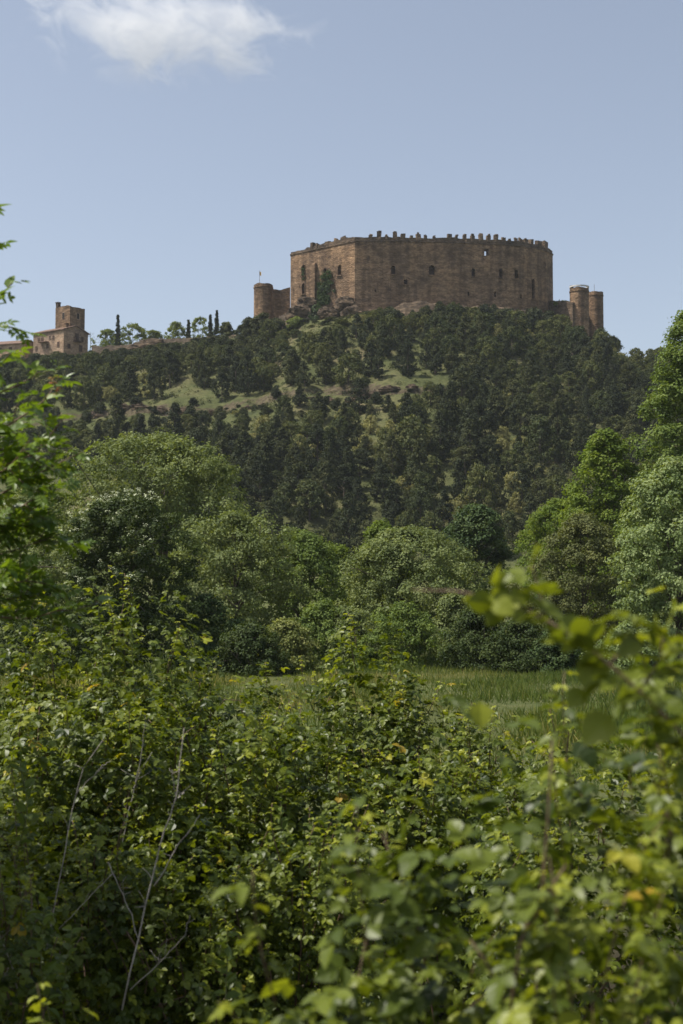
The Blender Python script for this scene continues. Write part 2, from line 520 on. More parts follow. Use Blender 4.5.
# windows cut as real openings: px, py, width px, height px, through?, arched
WIN = [(303, 268, 4.2, 9, 0), (303, 286.5, 3.4, 9, 0), (325, 270, 3.6, 7, 0), (339.6, 267.5, 4.0, 8.5, 0),
       (394, 267.5, 4.0, 6.5, 0), (433, 268, 5.6, 7, 0), (406.5, 279, 3.6, 5, 0), (475, 270, 3.6, 6.5, 0), (503, 271, 4.2, 7, 0),
       (518.5, 272, 4.0, 7, 0), (488.5, 248.3, 4.2, 6.6, 1), (470, 291, 1.9, 4.5, 0), (497, 291.5, 1.9, 5, 0), (523, 294, 1.8, 3.5, 0),
       (535.5, 287, 3.4, 18, 0), (376, 288, 1.2, 2.6, 0), (548, 262, 1.4, 4, 0)]
cut = MB()
wdata = []
for (px, py, w, h, thru) in WIN:
    q, nn = poly_hit(kp, px)
    Y = q[1]
    z = CZ + (600 - py) / F * Y * 1.0
    ww, hh = w * 1.1 / F * Y, h * 1.05 / F * Y
    deep = 3.4 if thru else 1.5
    rz = math.atan2(nn[1], nn[0]) + PI / 2
    c = np.array([q[0], q[1], z])
    cut.box(c - np.array([nn[0], nn[1], 0]) * (deep / 2 - 0.3) - cinv, (ww, deep + 0.6, hh), rz)
    # arched head: a rotated half of an octagonal prism on top
    if h > 5.5 and w > 3 and not thru:
        th = np.linspace(0, PI, 7)
        arc = np.c_[np.cos(th) * ww / 2 * 0.999, np.sin(th) * ww / 2 + hh / 2 - 0.02]
        tx = np.array([math.cos(rz), math.sin(rz), 0])
        Vf = [c + tx * a + np.array([0, 0, b]) + np.array([nn[0], nn[1], 0]) * 0.3 for a, b in arc]
        Vb = [v - np.array([nn[0], nn[1], 0]) * (deep + 0.3) for v in Vf]
        k = len(arc)
        cut.add(np.array(Vf + Vb) - cinv, [np.arange(k)[None], (np.arange(k) + k)[None, ::-1],
                np.array([[i + k, (i + 1) % k + k, (i + 1) % k, i] for i in range(k)])])
    wdata.append((c, nn, rz, ww, hh, thru))
cutter = cut.build('cutter', M['dark'], castle)
bo = wall.modifiers.new('openings', 'BOOLEAN')
bo.object = cutter
bo.operation = 'DIFFERENCE'
bo.solver = 'EXACT'
bo.use_self = True
dg = bpy.context.evaluated_depsgraph_get()
newme = bpy.data.meshes.new_from_object(wall.evaluated_get(dg))
wall.modifiers.clear()
wall.data = newme
bpy.data.objects.remove(cutter)
rg = np.random.default_rng(5)
for (c, nn, rz, ww, hh, thru) in wdata:
    if ww < 0.6 or thru:
        continue
    f = MB()
    n3 = np.array([nn[0], nn[1], 0])
    tx = np.array([math.cos(rz), math.sin(rz), 0])
    o = c + n3 * 0.03 - cinv
    f.box(o - np.array([0, 0, hh / 2 + 0.09]), (ww + 0.5, 0.5, 0.18), rz)
    f.box(o - tx * (ww / 2 + 0.09), (0.18, 0.12, hh + 0.1), rz)
    f.box(o + tx * (ww / 2 + 0.09), (0.18, 0.12, hh + 0.1), rz)
    wn = f.build('window', M['castle'], castle)
    b = MB()
    b.box(o - n3 * 1.3, (ww * 0.98, 0.1, hh * 0.98), rz)  # dark pane at the back stands in for the unlit interior
    b.build('window_panel', M['wood'], wn)
# string course under the parapet
s_ = MB()
ring(s_, offset_poly(kp, 0.16), offset_poly(kp, -2.2), ZT + 0.003, ZT + 0.26)
s_.build('string_course', M['castle_dark'], castle)
# parapet, ragged along its top
fine = []
n0 = len(kp)
for i in range(n0):
    a, b = kp[i], kp[(i + 1) % n0]
    k = max(2, int(np.hypot(*(b - a)) / 0.7))
    for s in range(k):
        fine.append(a + (b - a) * s / k)
fine = np.array(fine)
pcol = fine[:, 0] / fine[:, 1] * F + 341.5
hgt = 0.85 + 0.3 * noise3(fine[:, 0] * 0.8, fine[:, 1] * 0.8, 1.5)
front = fine[:, 1] < 325
hgt = np.where(front & (pcol < 306), 0.38 + 0.1 * noise3(fine[:, 0] * 1.3, 7, 2), hgt)
pb = MB()


def off_open(P, d):
    e = np.roll(P, -1, 0) - np.roll(P, 1, 0)
    nrm = np.c_[e[:, 1], -e[:, 0]] / np.hypot(e[:, 0], e[:, 1])[:, None]
    return P + nrm * d


ring(pb, off_open(fine, -0.06), off_open(fine, -0.85), ZT + 0.263, ZT + 0.26 + hgt)
par = pb.build('parapet', M['castle_dark'], castle)
MER = [(309, 312.4, 6.5), (314.4, 317.3, 4.6), (324, 328, 4.6), (333, 336, 5), (340, 345.5, 5.2), (369, 373, 5.2), (378, 382.2, 8.6), (386, 389, 4.8), (394, 398, 8.4), (402, 406, 6.4),
       (411, 414, 4.6), (417.3, 422, 7.2), (425.3, 428.4, 5.4), (434, 437, 4.6), (449.6, 454, 7.4), (457, 459.4, 6.4), (465, 469, 7), (473, 477.3, 7.2), (481.2, 485.2, 8), (488.8, 493, 8),
       (496.6, 500.6, 8.2), (504.4, 508.2, 6), (511, 514, 4.6), (517.5, 520.5, 6.4), (522.4, 525.2, 6.4), (527, 530.8, 7.2), (533, 536.8, 7.4), (540, 545.2, 8), (547.3, 551.7, 8.6)]
for a, b, hp in MER:
    q, nn = poly_hit(kp, (a + b) / 2)
    w = (b - a) / F * q[1]
    if px and abs(nn[0]) > 0.3:
        w = w / max(0.5, abs(nn[1]))
    h = hp / F * q[1]
    z0 = ZT + 0.4
    rz = math.atan2(nn[1], nn[0]) + PI / 2
    mm = MB()
    cc = np.array([q[0] - nn[0] * 0.46, q[1] - nn[1] * 0.46, z0 + h / 2]) - cinv
    mm.box(cc, (w, 0.82, h), rz + rg.normal() * 0.06, 0, 0.13, rg)
    # a worn cap course, narrower
    if rg.random() < 0.6:
        mm.box(cc + np.array([rg.normal() * 0.08, 0, h / 2 + 0.1]), (w * rg.uniform(0.45, 0.85), 0.6, 0.34), rz, 0, 0.12, rg)
    mm.build('merlon', M['castle_dark'], par)
# back battlements seen as a ragged line are part of the parapet; inner court floor
fl = MB()
inn = offset_poly(kp, -2.3)
fl.add(np.c_[inn, np.full(len(inn), 68.0)] - cinv, [np.arange(len(inn))[None]])
fl.build('court_floor', M['talus'], castle)
# buttress on the shorter face
q, nn = poly_hit(kp, 314)
rz = math.atan2(nn[1], nn[0]) + PI / 2
bt = MB()
zt_b = CZ + (600 - 262) / F * q[1]
bt.box(np.array([q[0] + nn[0] * 0.25, q[1] + nn[1] * 0.25, (zt_b + 62) / 2]) - cinv, (1.7, 1.3, zt_b - 62), rz)
bt.box(np.array([q[0] + nn[0] * 0.15, q[1] + nn[1] * 0.15, zt_b + 0.15]) - cinv, (1.5, 0.9, 0.5), rz, 0, 0.05, rg)
bt.build('buttress', M['castle'], castle)


def round_tower(cx, cy, r, zb, zt, mat, rim=None, crown=0, parent=castle):
    n = 40
    t_ = MB()
    th = np.arange(n) / n * 2 * PI
    prof = [(r * 1.06, zb), (r * 1.01, zb + (zt - zb) * 0.3), (r, zt - 0.9), (r * 1.05, zt - 0.85), (r * 1.05, zt - 0.55), (r, zt - 0.5), (r, zt), (r - 0.5, zt), (r - 0.5, zt - 1.4), (0.05, zt - 1.4)]
    V = []
    for k, (rr, z) in enumerate(prof):
        zz = z + (0.18 * noise3(np.cos(th) * 2.2 + cx, np.sin(th) * 2.2, 3) if k in (6, 7) else 0)
        V.append(np.c_[cx + rr * np.cos(th), cy + rr * np.sin(th), np.broadcast_to(zz, (n,))])
    V = np.vstack(V) - cinv
    i, j = np.meshgrid(np.arange(len(prof) - 1), np.arange(n), indexing='ij')
    q_ = np.stack([i * n + j, i * n + (j + 1) % n, (i + 1) * n + (j + 1) % n, (i + 1) * n + j], -1).reshape(-1, 4)
    t_.add(V, [q_])
    o = t_.build('round_tower', mat, parent)
    for k in range(crown):
        a = k / crown * 2 * PI + 0.3
        m_ = MB()
        m_.box(np.array([cx + (r - 0.28) * math.cos(a), cy + (r - 0.28) * math.sin(a), zt + 0.4]) - cinv, (0.5, 0.75, 0.9), a, 0, 0.06, rg)
        m_.build('merlon', mat, o)
    if rim:
        m_ = MB()
        P = np.c_[cx + (r + 0.05) * np.cos(th), cy + (r + 0.05) * np.sin(th)]
        Q = np.c_[cx + (r - 0.3) * np.cos(th), cy + (r - 0.3) * np.sin(th)]
        ring(m_, P, Q, zt + 0.25, zt + 0.55)
        m_.build('pale_rim', rim, o)
    return o


def zpx(py, Y):
    return CZ + (600 - py) / F * Y


def xpx(px, Y):
    return (px - 341.5) / F * Y


tl = round_tower(xpx(262.5, 326), 326, 9.6 / F * 326, 56, zpx(282, 326), M['castle'])
tr1 = round_tower(xpx(582, 318), 318, 9.6 / F * 318, 50, zpx(286, 318), M['castle'], M['pale'])
for a in (2.6, 3.0, 3.4):
    m_ = MB()
    r_ = 9.6 / F * 318 - 0.3
    m_.box(np.array([xpx(582, 318) + r_ * math.cos(a), 318 + r_ * math.sin(a), zpx(286, 318) + 0.3]) - cinv, (0.5, 0.8, 0.8), a, 0, 0.06, rg)
    m_.build('merlon', M['castle_dark'], tr1)
tr2 = round_tower(xpx(598.5, 324), 324, 7.6 / F * 324, 48, zpx(290, 324), M['castle'])


def ragged_wall(name, pts, thick, zb, mat, parent, seed, org=cinv, rag=0.35, step=0.6):
    """pts: (x, y, ztop) polyline"""
    P = []
    for (a, b) in zip(pts[:-1], pts[1:]):
        a, b = np.array(a, float), np.array(b, float)
        k = max(2, int(np.hypot(*(b - a)[:2]) / step))
        for s in range(k):
            P.append(a + (b - a) * s / k)
    P.append(np.array(pts[-1], float))
    P = np.array(P)
    P[:, 2] += rag * noise3(P[:, 0] * 0.7, P[:, 1] * 0.7, seed) + rag * 0.5 * noise3(P[:, 0] * 2.1, P[:, 1] * 2.1, seed)
    e = np.gradient(P[:, :2], axis=0)
    nr = np.c_[e[:, 1], -e[:, 0]] / np.hypot(e[:, 0], e[:, 1])[:, None]
    A, B = P[:, :2] + nr * thick / 2, P[:, :2] - nr * thick / 2
    n = len(P)
    V = np.vstack([np.c_[A, np.full(n, zb)], np.c_[A, P[:, 2]], np.c_[B, np.full(n, zb)], np.c_[B, P[:, 2]]]) - org
    i = np.arange(n - 1)
    j = i + 1
    m_ = MB()
    m_.add(V, [np.stack([i, j, j + n, i + n], 1), np.stack([i + 2 * n, i + 3 * n, j + 3 * n, j + 2 * n], 1), np.stack([i + n, j + n, j + 3 * n, i + 3 * n], 1),
               np.array([[0, n, 3 * n, 2 * n], [n - 1, 3 * n - 1, 4 * n - 1, 2 * n - 1]])])
    return m_.build(name, mat, parent)


def pw(px, py, Y):
    return (xpx(px, Y), Y, zpx(py, Y))


ragged_wall('outer_wall', [pw(270, 286, 326), pw(280, 287, 327), pw(289.5, 285, 327)], 1.2, 56, M['castle'], castle, 1.0, rag=0.2)
ragged_wall('outer_wall', [pw(551, 299, 322), pw(566, 299, 319), pw(578, 300.5, 316.5)], 2.0, 52, M['castle_dark'], castle, 2.0, rag=0.25)
ragged_wall('ruined_wall', [pw(279, 314, 316), pw(285, 310, 315.5), pw(295, 309.5, 314), pw(305, 308.5, 313), pw(311, 306.5, 312.5)], 1.0, 58, M['wallstone'], castle, 3.0, rag=0.5)
# flag poles on the towers
for (px, py0, py1, Y, o, fl_) in ((258.5, 284, 267, 326, tl, 1), (597.2, 293, 281, 324, tr2, 0)):
    m_ = MB()
    m_.tube(np.array([pw(px, py0, Y), pw(px, py1, Y)]) - cinv, [0.07, 0.05], 6)
    pole = m_.build('flag_pole', M['metal'], o)
    if fl_:
        m_ = MB()
        u = np.linspace(0, 1, 6)
        a = np.array(pw(px, py1 + 0.8, Y))
        V = np.vstack([[a + np.array([0.05 + 0.35 * s, 0.12 * math.sin(s * 5), -0.25 * s - d * 0.9]) for s in u] for d in (0, 1)])
        V2 = V + np.array([0, 0.02, 0])
        i = np.arange(5)
        m_.add(np.vstack([V, V2]) - cinv, [np.stack([i, i + 1, i + 7, i + 6], 1), np.stack([i + 12, i + 18, i + 19, i + 13], 1)])
        m_.build('flag', M['flag'], pole)

# ------------------------------------------------------------------ leaf templates
CARD = (np.array([[0, 0, 0], [0.36, 0.5, 0.10], [0, 1, -0.06], [-0.36, 0.5, 0.10]]), [np.array([[0, 1, 2], [0, 2, 3]])])
NEEDLE = (np.array([[-0.09, 0, 0], [0.09, 0, 0], [0.0, 1, 0.0], [0, 0.1, 0.1]]), [np.array([[0, 1, 2], [1, 3, 2]])])


def leaflet(w=0.62, fold=0.10, droop=0.16, L=1.0):
    y = np.array([0.0, 0.34, 0.68, 1.0]) * L
    zc = -droop * (y / L) ** 2 * L
    hw = np.array([0.0, 0.46, 0.50, 0.30]) * w * L
    yy = np.array([0.0, 0.22, 0.5, 0.78]) * L
    V = [[0, y[k], zc[k]] for k in range(4)]
    for s in (1, -1):
        V += [[s * hw[k], yy[k], fold * L * (hw[k] / (0.5 * w * L)) - droop * (yy[k] / L) ** 2 * L] for k in (1, 2, 3)]
    Q = [[0, 4, 5, 1], [1, 5, 6, 2], [0, 1, 8, 7], [1, 2, 9, 8]]
    T = [[2, 6, 3], [2, 3, 9]]
    return np.array(V, float), [np.array(Q), np.array(T)]


def merge_t(list_):
    V, Q, T, n = [], [], [], 0
    for v, (q, t) in list_:
        V.append(v)
        Q.append(q + n)
        T.append(t + n)
        n += len(v)
    return np.vstack(V), [np.vstack(Q), np.vstack(T)]


def rotz(v, a):
    c, s = math.cos(a), math.sin(a)
    return v @ np.array([[c, s, 0], [-s, c, 0], [0, 0, 1]])


def compound(rg, n=3):
    """bramble leaf: 3 or 5 leaflets on a short stalk, length 1 = terminal leaflet"""
    out = []
    angs = [0, 1.15, -1.15, 1.95, -1.95][:n]
    for k, a in enumerate(angs):
        v, f = leaflet(rg.uniform(0.62, 0.82), rg.uniform(0.04, 0.16), rg.uniform(0.05, 0.3), 1.0 if k == 0 else rg.uniform(0.7, 0.9))
        v = v @ np.array([[1, 0, 0], [0, 1, 0], [0, 0, 1]])
        tilt = rg.uniform(-0.35, 0.2)
        ct, st = math.cos(tilt), math.sin(tilt)
        v = v @ np.array([[1, 0, 0], [0, ct, st], [0, -st, ct]])
        v = v + np.array([0, 0.28 if k == 0 else 0.04, 0])
        v = rotz(v, a + rg.uniform(-0.15, 0.15))
        v[:, 1] += 0.45
        out.append((v, f))
    s = 0.022
    st_ = np.array([[-s, 0, 0], [s, 0, 0], [s, 0.75, 0], [-s, 0.75, 0]])
    out.append((st_, [np.array([[0, 1, 2, 3]]), np.zeros((0, 3), int)]))
    return merge_t(out)


def pinnate(rg, pairs=3):
    out = []
    for k in range(pairs):
        for s in (1, -1):
            v, f = leaflet(rg.uniform(0.38, 0.5), 0.08, rg.uniform(0.05, 0.25), rg.uniform(0.4, 0.5))
            v = rotz(v, s * rg.uniform(0.8, 1.15))
            v[:, 1] += 0.25 + 0.5 * k / max(1, pairs - 1) * 0.9
            out.append((v, f))
    v, f = leaflet(0.45, 0.08, 0.2, 0.5)
    v[:, 1] += 0.8
    out.append((v, f))
    s = 0.012
    out.append((np.array([[-s, 0, 0], [s, 0, 0], [s, 0.85, 0], [-s, 0.85, 0]]), [np.array([[0, 1, 2, 3]]), np.zeros((0, 3), int)]))
    return merge_t(out)


_rt = np.random.default_rng(77)
BRAMBLE_T = [compound(_rt, 3) for _ in range(5)] + [compound(_rt, 5) for _ in range(4)]
PINN_T = [pinnate(_rt, k) for k in (2, 3, 3)]
SIMPLE_T = [leaflet(0.6, 0.1, 0.15), leaflet(0.7, 0.06, 0.3), leaflet(0.5, 0.14, 0.05)]


# ------------------------------------------------------------------ trees
def envelope(style, u):
    if style == 'round':
        return np.sqrt(np.clip(1 - (2 * u - 1) ** 2, 0, 1)) ** 0.8
    if style == 'dome':
        return np.where(u < 0.35, 0.75 + 0.25 * (u / 0.35), np.sqrt(np.clip(1 - ((u - 0.35) / 0.65) ** 2, 0, 1)))
    if style == 'cone':
        return np.clip((1 - u) ** 0.75, 0, 1) * np.clip(0.55 + u * 3, 0, 1)
    if style == 'poplar':
        return np.clip(1 - u, 0, 1) ** 0.55 * np.clip(0.6 + 1.6 * u, 0, 1)
    if style == 'spire':
        return np.clip(1 - u, 0, 1) ** 0.8 * np.clip(0.55 + 3 * u, 0, 1) * 1.25
    if style == 'column':
        return np.clip(1 - u, 0, 1) ** 0.4 * np.clip(0.7 + 2 * u, 0, 1)
    if style == 'shrub':
        return np.sqrt(np.clip(1 - u ** 2, 0, 1))
    return np.ones_like(u)


def crown_points(rg, h, w, d, style, z0, n, gap=0.25, lump=0.28):
    """clump centres inside a lumpy crown (local coordinates, base at 0)"""
    seed = rg.uniform(0, 50)
    out = []
    while sum(len(o) for o in out) < n:
        m = n * 3
        u = rg.random(m) ** (0.85 if style in ('round', 'dome') else 1.15)
        th = rg.random(m) * 2 * PI
        rr = rg.random(m) ** 0.42
        R = envelope(style, u)
        lob = 1 + lump * noise3(np.cos(th) * 1.6 + seed, np.sin(th) * 1.6, u * 3.2) + 0.5 * lump * noise3(np.cos(th) * 4 + seed, np.sin(th) * 4, u * 8)
        x = np.cos(th) * rr * R * w / 2 * lob
        y = np.sin(th) * rr * R * d / 2 * lob
        z = z0 + u * (h - z0) * (1 + 0.06 * noise3(x * 2 / w + seed, y * 2 / d, 0.5))
        keep = (noise3(x * 5 / w + seed, y * 5 / d, z * 5 / h) > -1 + 2 * gap * 0.85) & (R > 0.03)
        out.append(np.c_[x, y, z][keep])
    return np.concatenate(out)[:n]


def foliage(mb, rg, C, rc, per, size, tmpl=CARD, droop=0.0, up=0.5, squash=0.7, tint_base=None, center=None, mi=0):
    n = len(C)
    rcs = rc * rg.uniform(0.6, 1.35, n)
    off = rg.normal(size=(n, per, 3))
    off /= np.linalg.norm(off, axis=2, keepdims=True)
    off *= (rg.random((n, per, 1)) ** 0.5) * rcs[:, None, None]
    off[:, :, 2] *= squash
    P = (C[:, None] + off).reshape(-1, 3)
    o = off.reshape(-1, 3)
    nrm = o / (np.linalg.norm(o, axis=1, keepdims=True) + 1e-6) * 0.7 + np.array([0, 0, up]) + rg.normal(size=o.shape) * 0.45
    if center is not None:
        oc = P - center
        nrm = nrm + 0.5 * oc / (np.linalg.norm(oc, axis=1, keepdims=True) + 1e-6)
    tip = rg.normal(size=o.shape) + o / (np.linalg.norm(o, axis=1, keepdims=True) + 1e-6) * 0.8 - np.array([0, 0, droop])
    tb = rg.uniform(0.2, 0.8, n) if tint_base is None else tint_base
    tint = np.clip(np.repeat(tb, per) + rg.normal(size=n * per) * 0.16, 0.0, 1.0)
    sz = size * rg.uniform(0.65, 1.3, len(P))
    mb.inst(tmpl, frames(nrm, tip) * sz[:, None, None], P, tint, mi)


def branch_curve(a, b, rg, k=5, sag=0.12):
    a, b = np.asarray(a, float), np.asarray(b, float)
    t = np.linspace(0, 1, k)[:, None]
    L = np.linalg.norm(b - a)
    P = a + (b - a) * t
    w = rg.normal(size=3) * sag * L * 0.5
    return P + np.sin(t * PI) * w + np.array([0, 0, 1]) * (np.sin(t * PI) * sag * L)


def tree(name, label, cat, loc, h, w, style, mat, rg, clumps=260, per=70, size=0.15, rc=0.45, z0=None, trunk=0.16, d=None, gap=0.3, lump=0.42,
         group=None, droop=0.0, limbs=18, blossom=None, multi=1, tmpl=CARD, up=0.5):
    loc = np.asarray(loc, float)
    root = thing(name, label, cat, loc, group)
    d = d or w * 0.9
    z0 = h * 0.05 if z0 is None else z0
    C = crown_points(rg, h, w, d, style, z0, clumps, gap, lump)
    mb = MB()
    foliage(mb, rg, C, rc, per, size, tmpl, droop=droop, center=np.array([0, 0, h * 0.45]), up=up)
    mb.build('crown', mat, root)
    tb = MB()
    for k in range(multi):
        lean = rg.normal(size=2) * (0.05 if multi == 1 else 0.18) * w
        b0 = np.array([0, 0, -0.3]) + (np.r_[rg.normal(size=2) * 0.12 * w * 0.3, 0] if multi > 1 else 0)
        top = np.array([lean[0], lean[1], h * (0.86 if style != 'shrub' else 0.7)])
        zz = np.linspace(0, 1, 8)[:, None]
        tp = b0 + (top - b0) * zz + np.sin(zz * 5 + k) * np.array([0.02, 0.015, 0]) * w
        tb.tube(tp, trunk * (1 - zz[:, 0] * 0.85) * (1.0 if multi == 1 else 0.6), 8)
        for q_ in C[rg.choice(len(C), limbs // multi, replace=False)]:
            zz_ = np.clip(q_[2] * rg.uniform(0.35, 0.75), 0.1, top[2])
            f_ = (zz_ + 0.3) / (top[2] + 0.3)
            a = b0 + (top - b0) * f_
            tb.tube(branch_curve(a, q_, rg), np.linspace(trunk * 0.4 * (1.1 - f_), 0.012, 5), 5)
    tb.build('trunk', M['bark'], root, smooth=True)
    if blossom is not None:
        bm_ = MB()
        sel = C[blossom(C)]
        sel = sel[rg.permutation(len(sel))[:190]]
        foliage(bm_, rg, sel + (sel - np.array([0, 0, h * 0.4])) * 0.10, 0.14, 14, 0.055, up=1.0, squash=0.4)
        bm_.build('blossom', M['blossom'], root)
    return root


def tree_px(name, label, cat, px, top, Y, wpx, style, mat, seed, **kw):
    x = xpx(px, Y)
    z = float(H(x, Y))
    h = zpx(top, Y) - z
    return tree(name, label, cat, (x, Y, z), h * 1.05, wpx / F * Y * 1.2, style, mat, np.random.default_rng(seed), **kw)


tree_px('willow_tree', 'tall loose grey-green willow, largest crown at the foot of the hill', 'tree', 156, 446, 84, 222, 'dome', M['willow'], 21, clumps=760, per=85, size=0.17, rc=0.6, gap=0.3, trunk=0.24, limbs=36, lump=0.42)
tree_px('willow_tree', 'lower grey-green willow filling the gap between the tall willow and the pale-flecked elder', 'tree', 232, 520, 74, 110, 'dome', M['willow'], 22, clumps=330, per=80, size=0.15, rc=0.5, gap=0.28, trunk=0.16, limbs=20)
tree_px('elder_tree', 'dark round elder bush with pale flecks for leaf highlights and flowers on its top', 'tree', 124, 506, 60, 128, 'round', M['elder'], 23, clumps=420, per=85, size=0.13, rc=0.36, gap=0.16, trunk=0.14, z0=0.3,
        blossom=lambda C: (C[:, 2] > 2.9) & (C[:, 0] < 1.5) & (C[:, 1] < 1.3))
tree_px('broadleaf_tree', 'mid-green tree with a sunlit domed top between the willow and the grey-green thicket', 'tree', 302, 538, 80, 92, 'dome', M['mid'], 24, clumps=320, per=80, size=0.15, rc=0.45, trunk=0.14)
tree_px('young_poplar_tree', 'slender bright green poplar rising behind the broad grey-green tree', 'tree', 382, 530, 92, 84, 'poplar', M['poplar'], 25, clumps=260, per=80, size=0.16, rc=0.45, trunk=0.14)
tree_px('young_poplar_tree', 'small bright green poplar with a thin top just behind the sunlit domed tree', 'tree', 338, 548, 90, 48, 'poplar', M['poplar'], 26, clumps=150, per=70, size=0.15, rc=0.4, trunk=0.1)
tree_px('sallow_tree', 'broad rounded grey-green sallow in the middle of the meadow edge', 'tree', 408, 536, 72, 142, 'dome', M['willow'], 27, clumps=520, per=90, size=0.13, rc=0.45, gap=0.2, trunk=0.16, limbs=24)
tree_px('dark_tree', 'compact dark green tree with glossy leaves standing against the hill foot', 'tree', 474, 509, 100, 68, 'round', M['deep'], 28, clumps=300, per=80, size=0.2, rc=0.5, gap=0.2, trunk=0.16)
tree_px('poplar_tree', 'tall bright yellow-green poplar with a pointed top beside the meadow', 'tree', 606, 438, 84, 118, 'poplar', M['poplar'], 29, clumps=560, per=80, size=0.17, rc=0.5, trunk=0.2, limbs=24, lump=0.35)
tree_px('poplar_tree', 'low yellow-green poplar spreading below the tall pointed poplar', 'tree', 558, 512, 92, 90, 'dome', M['poplar'], 30, clumps=330, per=75, size=0.16, rc=0.45, trunk=0.14)
tree_px('olive_grey_tree', 'dull olive-grey tree in front of the yellow-green poplars', 'tree', 582, 520, 76, 82, 'dome', M['olive'], 31, clumps=380, per=80, size=0.13, rc=0.42, trunk=0.14, gap=0.2)
tree_px('silver_willow', 'pale silvery willow with feathery drooping leaves at the meadow edge', 'tree', 676, 474, 66, 118, 'dome', M['silver'], 32, clumps=460, per=90, size=0.15, rc=0.42, droop=0.8, trunk=0.2, limbs=24, gap=0.25, lump=0.35)
tree_px('tall_broadleaf_tree', 'tallest tree, bright-edged crown reaching the skyline beside the castle hill', 'tree', 692, 322, 92, 108, 'column', M['mid'], 33, clumps=560, per=85, size=0.2, rc=0.6, trunk=0.3, limbs=26, z0=4.0, lump=0.3)
tree_px('olive_grey_tree', 'shadowy grey-green tree between the silvery willow and the tall broadleaf tree', 'tree', 650, 470, 96, 60, 'dome', M['olive'], 34, clumps=260, per=75, size=0.17, rc=0.45, trunk=0.16)
tree_px('willow_tree', 'shadowy grey-green willow behind the leafy sapling at the picture edge', 'tree', 36, 486, 90, 110, 'dome', M['willow'], 35, clumps=360, per=75, size=0.17, rc=0.5, gap=0.2, trunk=0.18, limbs=18)
# hedge shrubs along the far edge of the meadow
SH = [(40, 585, 62, 90, 'elder', 'dark shrub behind the leafy sapling, beside the pale-flecked elder'), (478, 612, 66, 66, 'elder', 'dark leafy shrub below the compact dark tree at the meadow edge'), (520, 622, 64.5, 74, 'elder', 'dark elder shrub in the middle of the low hedge beyond the meadow'),
      (556, 628, 64, 60, 'deep', 'lowest dark shrub of the hedge, under the olive-grey tree'), (250, 628, 62, 66, 'elder', 'low dark shrub in front of the willow, beside the pale grassy clump'),
      (400, 606, 68, 70, 'mid', 'leafy shrub under the broad sallow, in front of its trunk'), (350, 612, 70, 60, 'willow', 'grey-green shrub between the small mid-green shrub and the sallow trunk'), (286, 622, 64, 56, 'palegrass', 'pale straw-green grassy shrub at the meadow corner'), (322, 606, 70, 52, 'mid', 'small mid-green shrub between the pale grassy shrub and the sallow'),
      (452, 600, 70, 44, 'willow', 'grey-green shrub leaning out from the sallow over the hedge'), (628, 628, 60, 60, 'silver', 'small silvery bush growing under the silvery willow'),
      (205, 600, 66, 70, 'deep', 'shaded dark bush under the lower willow'), (515, 585, 90, 60, 'olive', 'pale olive bush at the foot of the hill between dark tree and poplars')]
for k, (px, top, Y, wp, mt, lb) in enumerate(SH):
    Y -= 5 if Y < 72 else 0
    tree_px('shrub', lb, 'shrub', px, top, Y, wp, 'shrub', M[mt], 50 + k, clumps=200, per=70, size=0.11, rc=0.3, z0=0.05, trunk=0.05, limbs=9, multi=3, gap=0.2,
            group='shrubs along the far meadow edge')

# ------------------------------------------------------------------ trees on the castle hill
def hill_variant(name, style, mat, h, w, seed, clumps, per, size, rc, z0, lump=0.3, gap=0.2):
    rg = np.random.default_rng(seed)
    mb = MB()
    C = crown_points(rg, h, w, w, style, z0, clumps, gap, lump)
    foliage(mb, rg, C, rc, per, size, center=np.array([0, 0, h * 0.4]), mi=0, up=0.35)
    mb.tube([[0, 0, -1.0], [0.03, 0, h * 0.3], [0.0, 0.05, h * 0.8]], [0.16, 0.12, 0.04], 6, mi=1)
    for q_ in C[rg.choice(len(C), 5, replace=False)]:
        mb.tube([[0, 0, q_[2] * 0.6], q_ * 0.6 + np.array([0, 0, q_[2] * 0.22]), q_], [0.06, 0.04, 0.015], 4, mi=1)
    return mb.mesh(name, [mat, M['bark']])


PINES = [hill_variant('pine_tree', st, M['pine'], 6.0, w, 100 + k, 105, 40, 0.26, 0.42, z0, 0.38) for k, (st, w, z0) in enumerate(
    [('cone', 5.0, 0.4), ('dome', 4.6, 0.9), ('cone', 4.4, 0.3), ('poplar', 4.3, 0.4), ('cone', 4.8, 0.6), ('poplar', 4.0, 0.4), ('cone', 5.4, 0.5)])]
OAKS = [hill_variant('holm_oak', st, M['oak'], 4.6, w, 140 + k, 90, 38, 0.28, 0.48, z0, 0.35) for k, (st, w, z0) in enumerate(
    [('dome', 4.8, 0.2), ('round', 4.6, 0.3), ('shrub', 5.2, 0.1), ('dome', 4.2, 0.3)])]
PALES = [hill_variant('pale_shrub', st, M['palescrub'], 2.8, w, 170 + k, 60, 30, 0.26, 0.42, 0.1, 0.35) for k, (st, w) in enumerate([('shrub', 4.0), ('dome', 3.4), ('round', 3.2)])]

JUNIS = [hill_variant('juniper_bush', st, M['pine'], 2.4, w, 190 + k, 70, 30, 0.28, 0.45, 0.05, 0.35) for k, (st, w) in enumerate([('shrub', 3.2), ('dome', 2.6), ('round', 2.8)])]

rgh = np.random.default_rng(2024)
cand = []
# dart throwing with spacing set in plan
cell = {}


def far_enough(x, y, r):
    cx, cy = int(x // 4), int(y // 4)
    for a in range(cx - 2, cx + 3):
        for b in range(cy - 2, cy + 3):
            for (u, v, q) in cell.get((a, b), ()):
                if (u - x) ** 2 + (v - y) ** 2 < (0.5 * (r + q)) ** 2:
                    return False
    return True


def tparam(x, y):
    Ye = np.interp(x, _XE, _YE)
    Yf = np.interp(x, _XE, _YF)
    return (Ye - y) / (Ye - Yf)


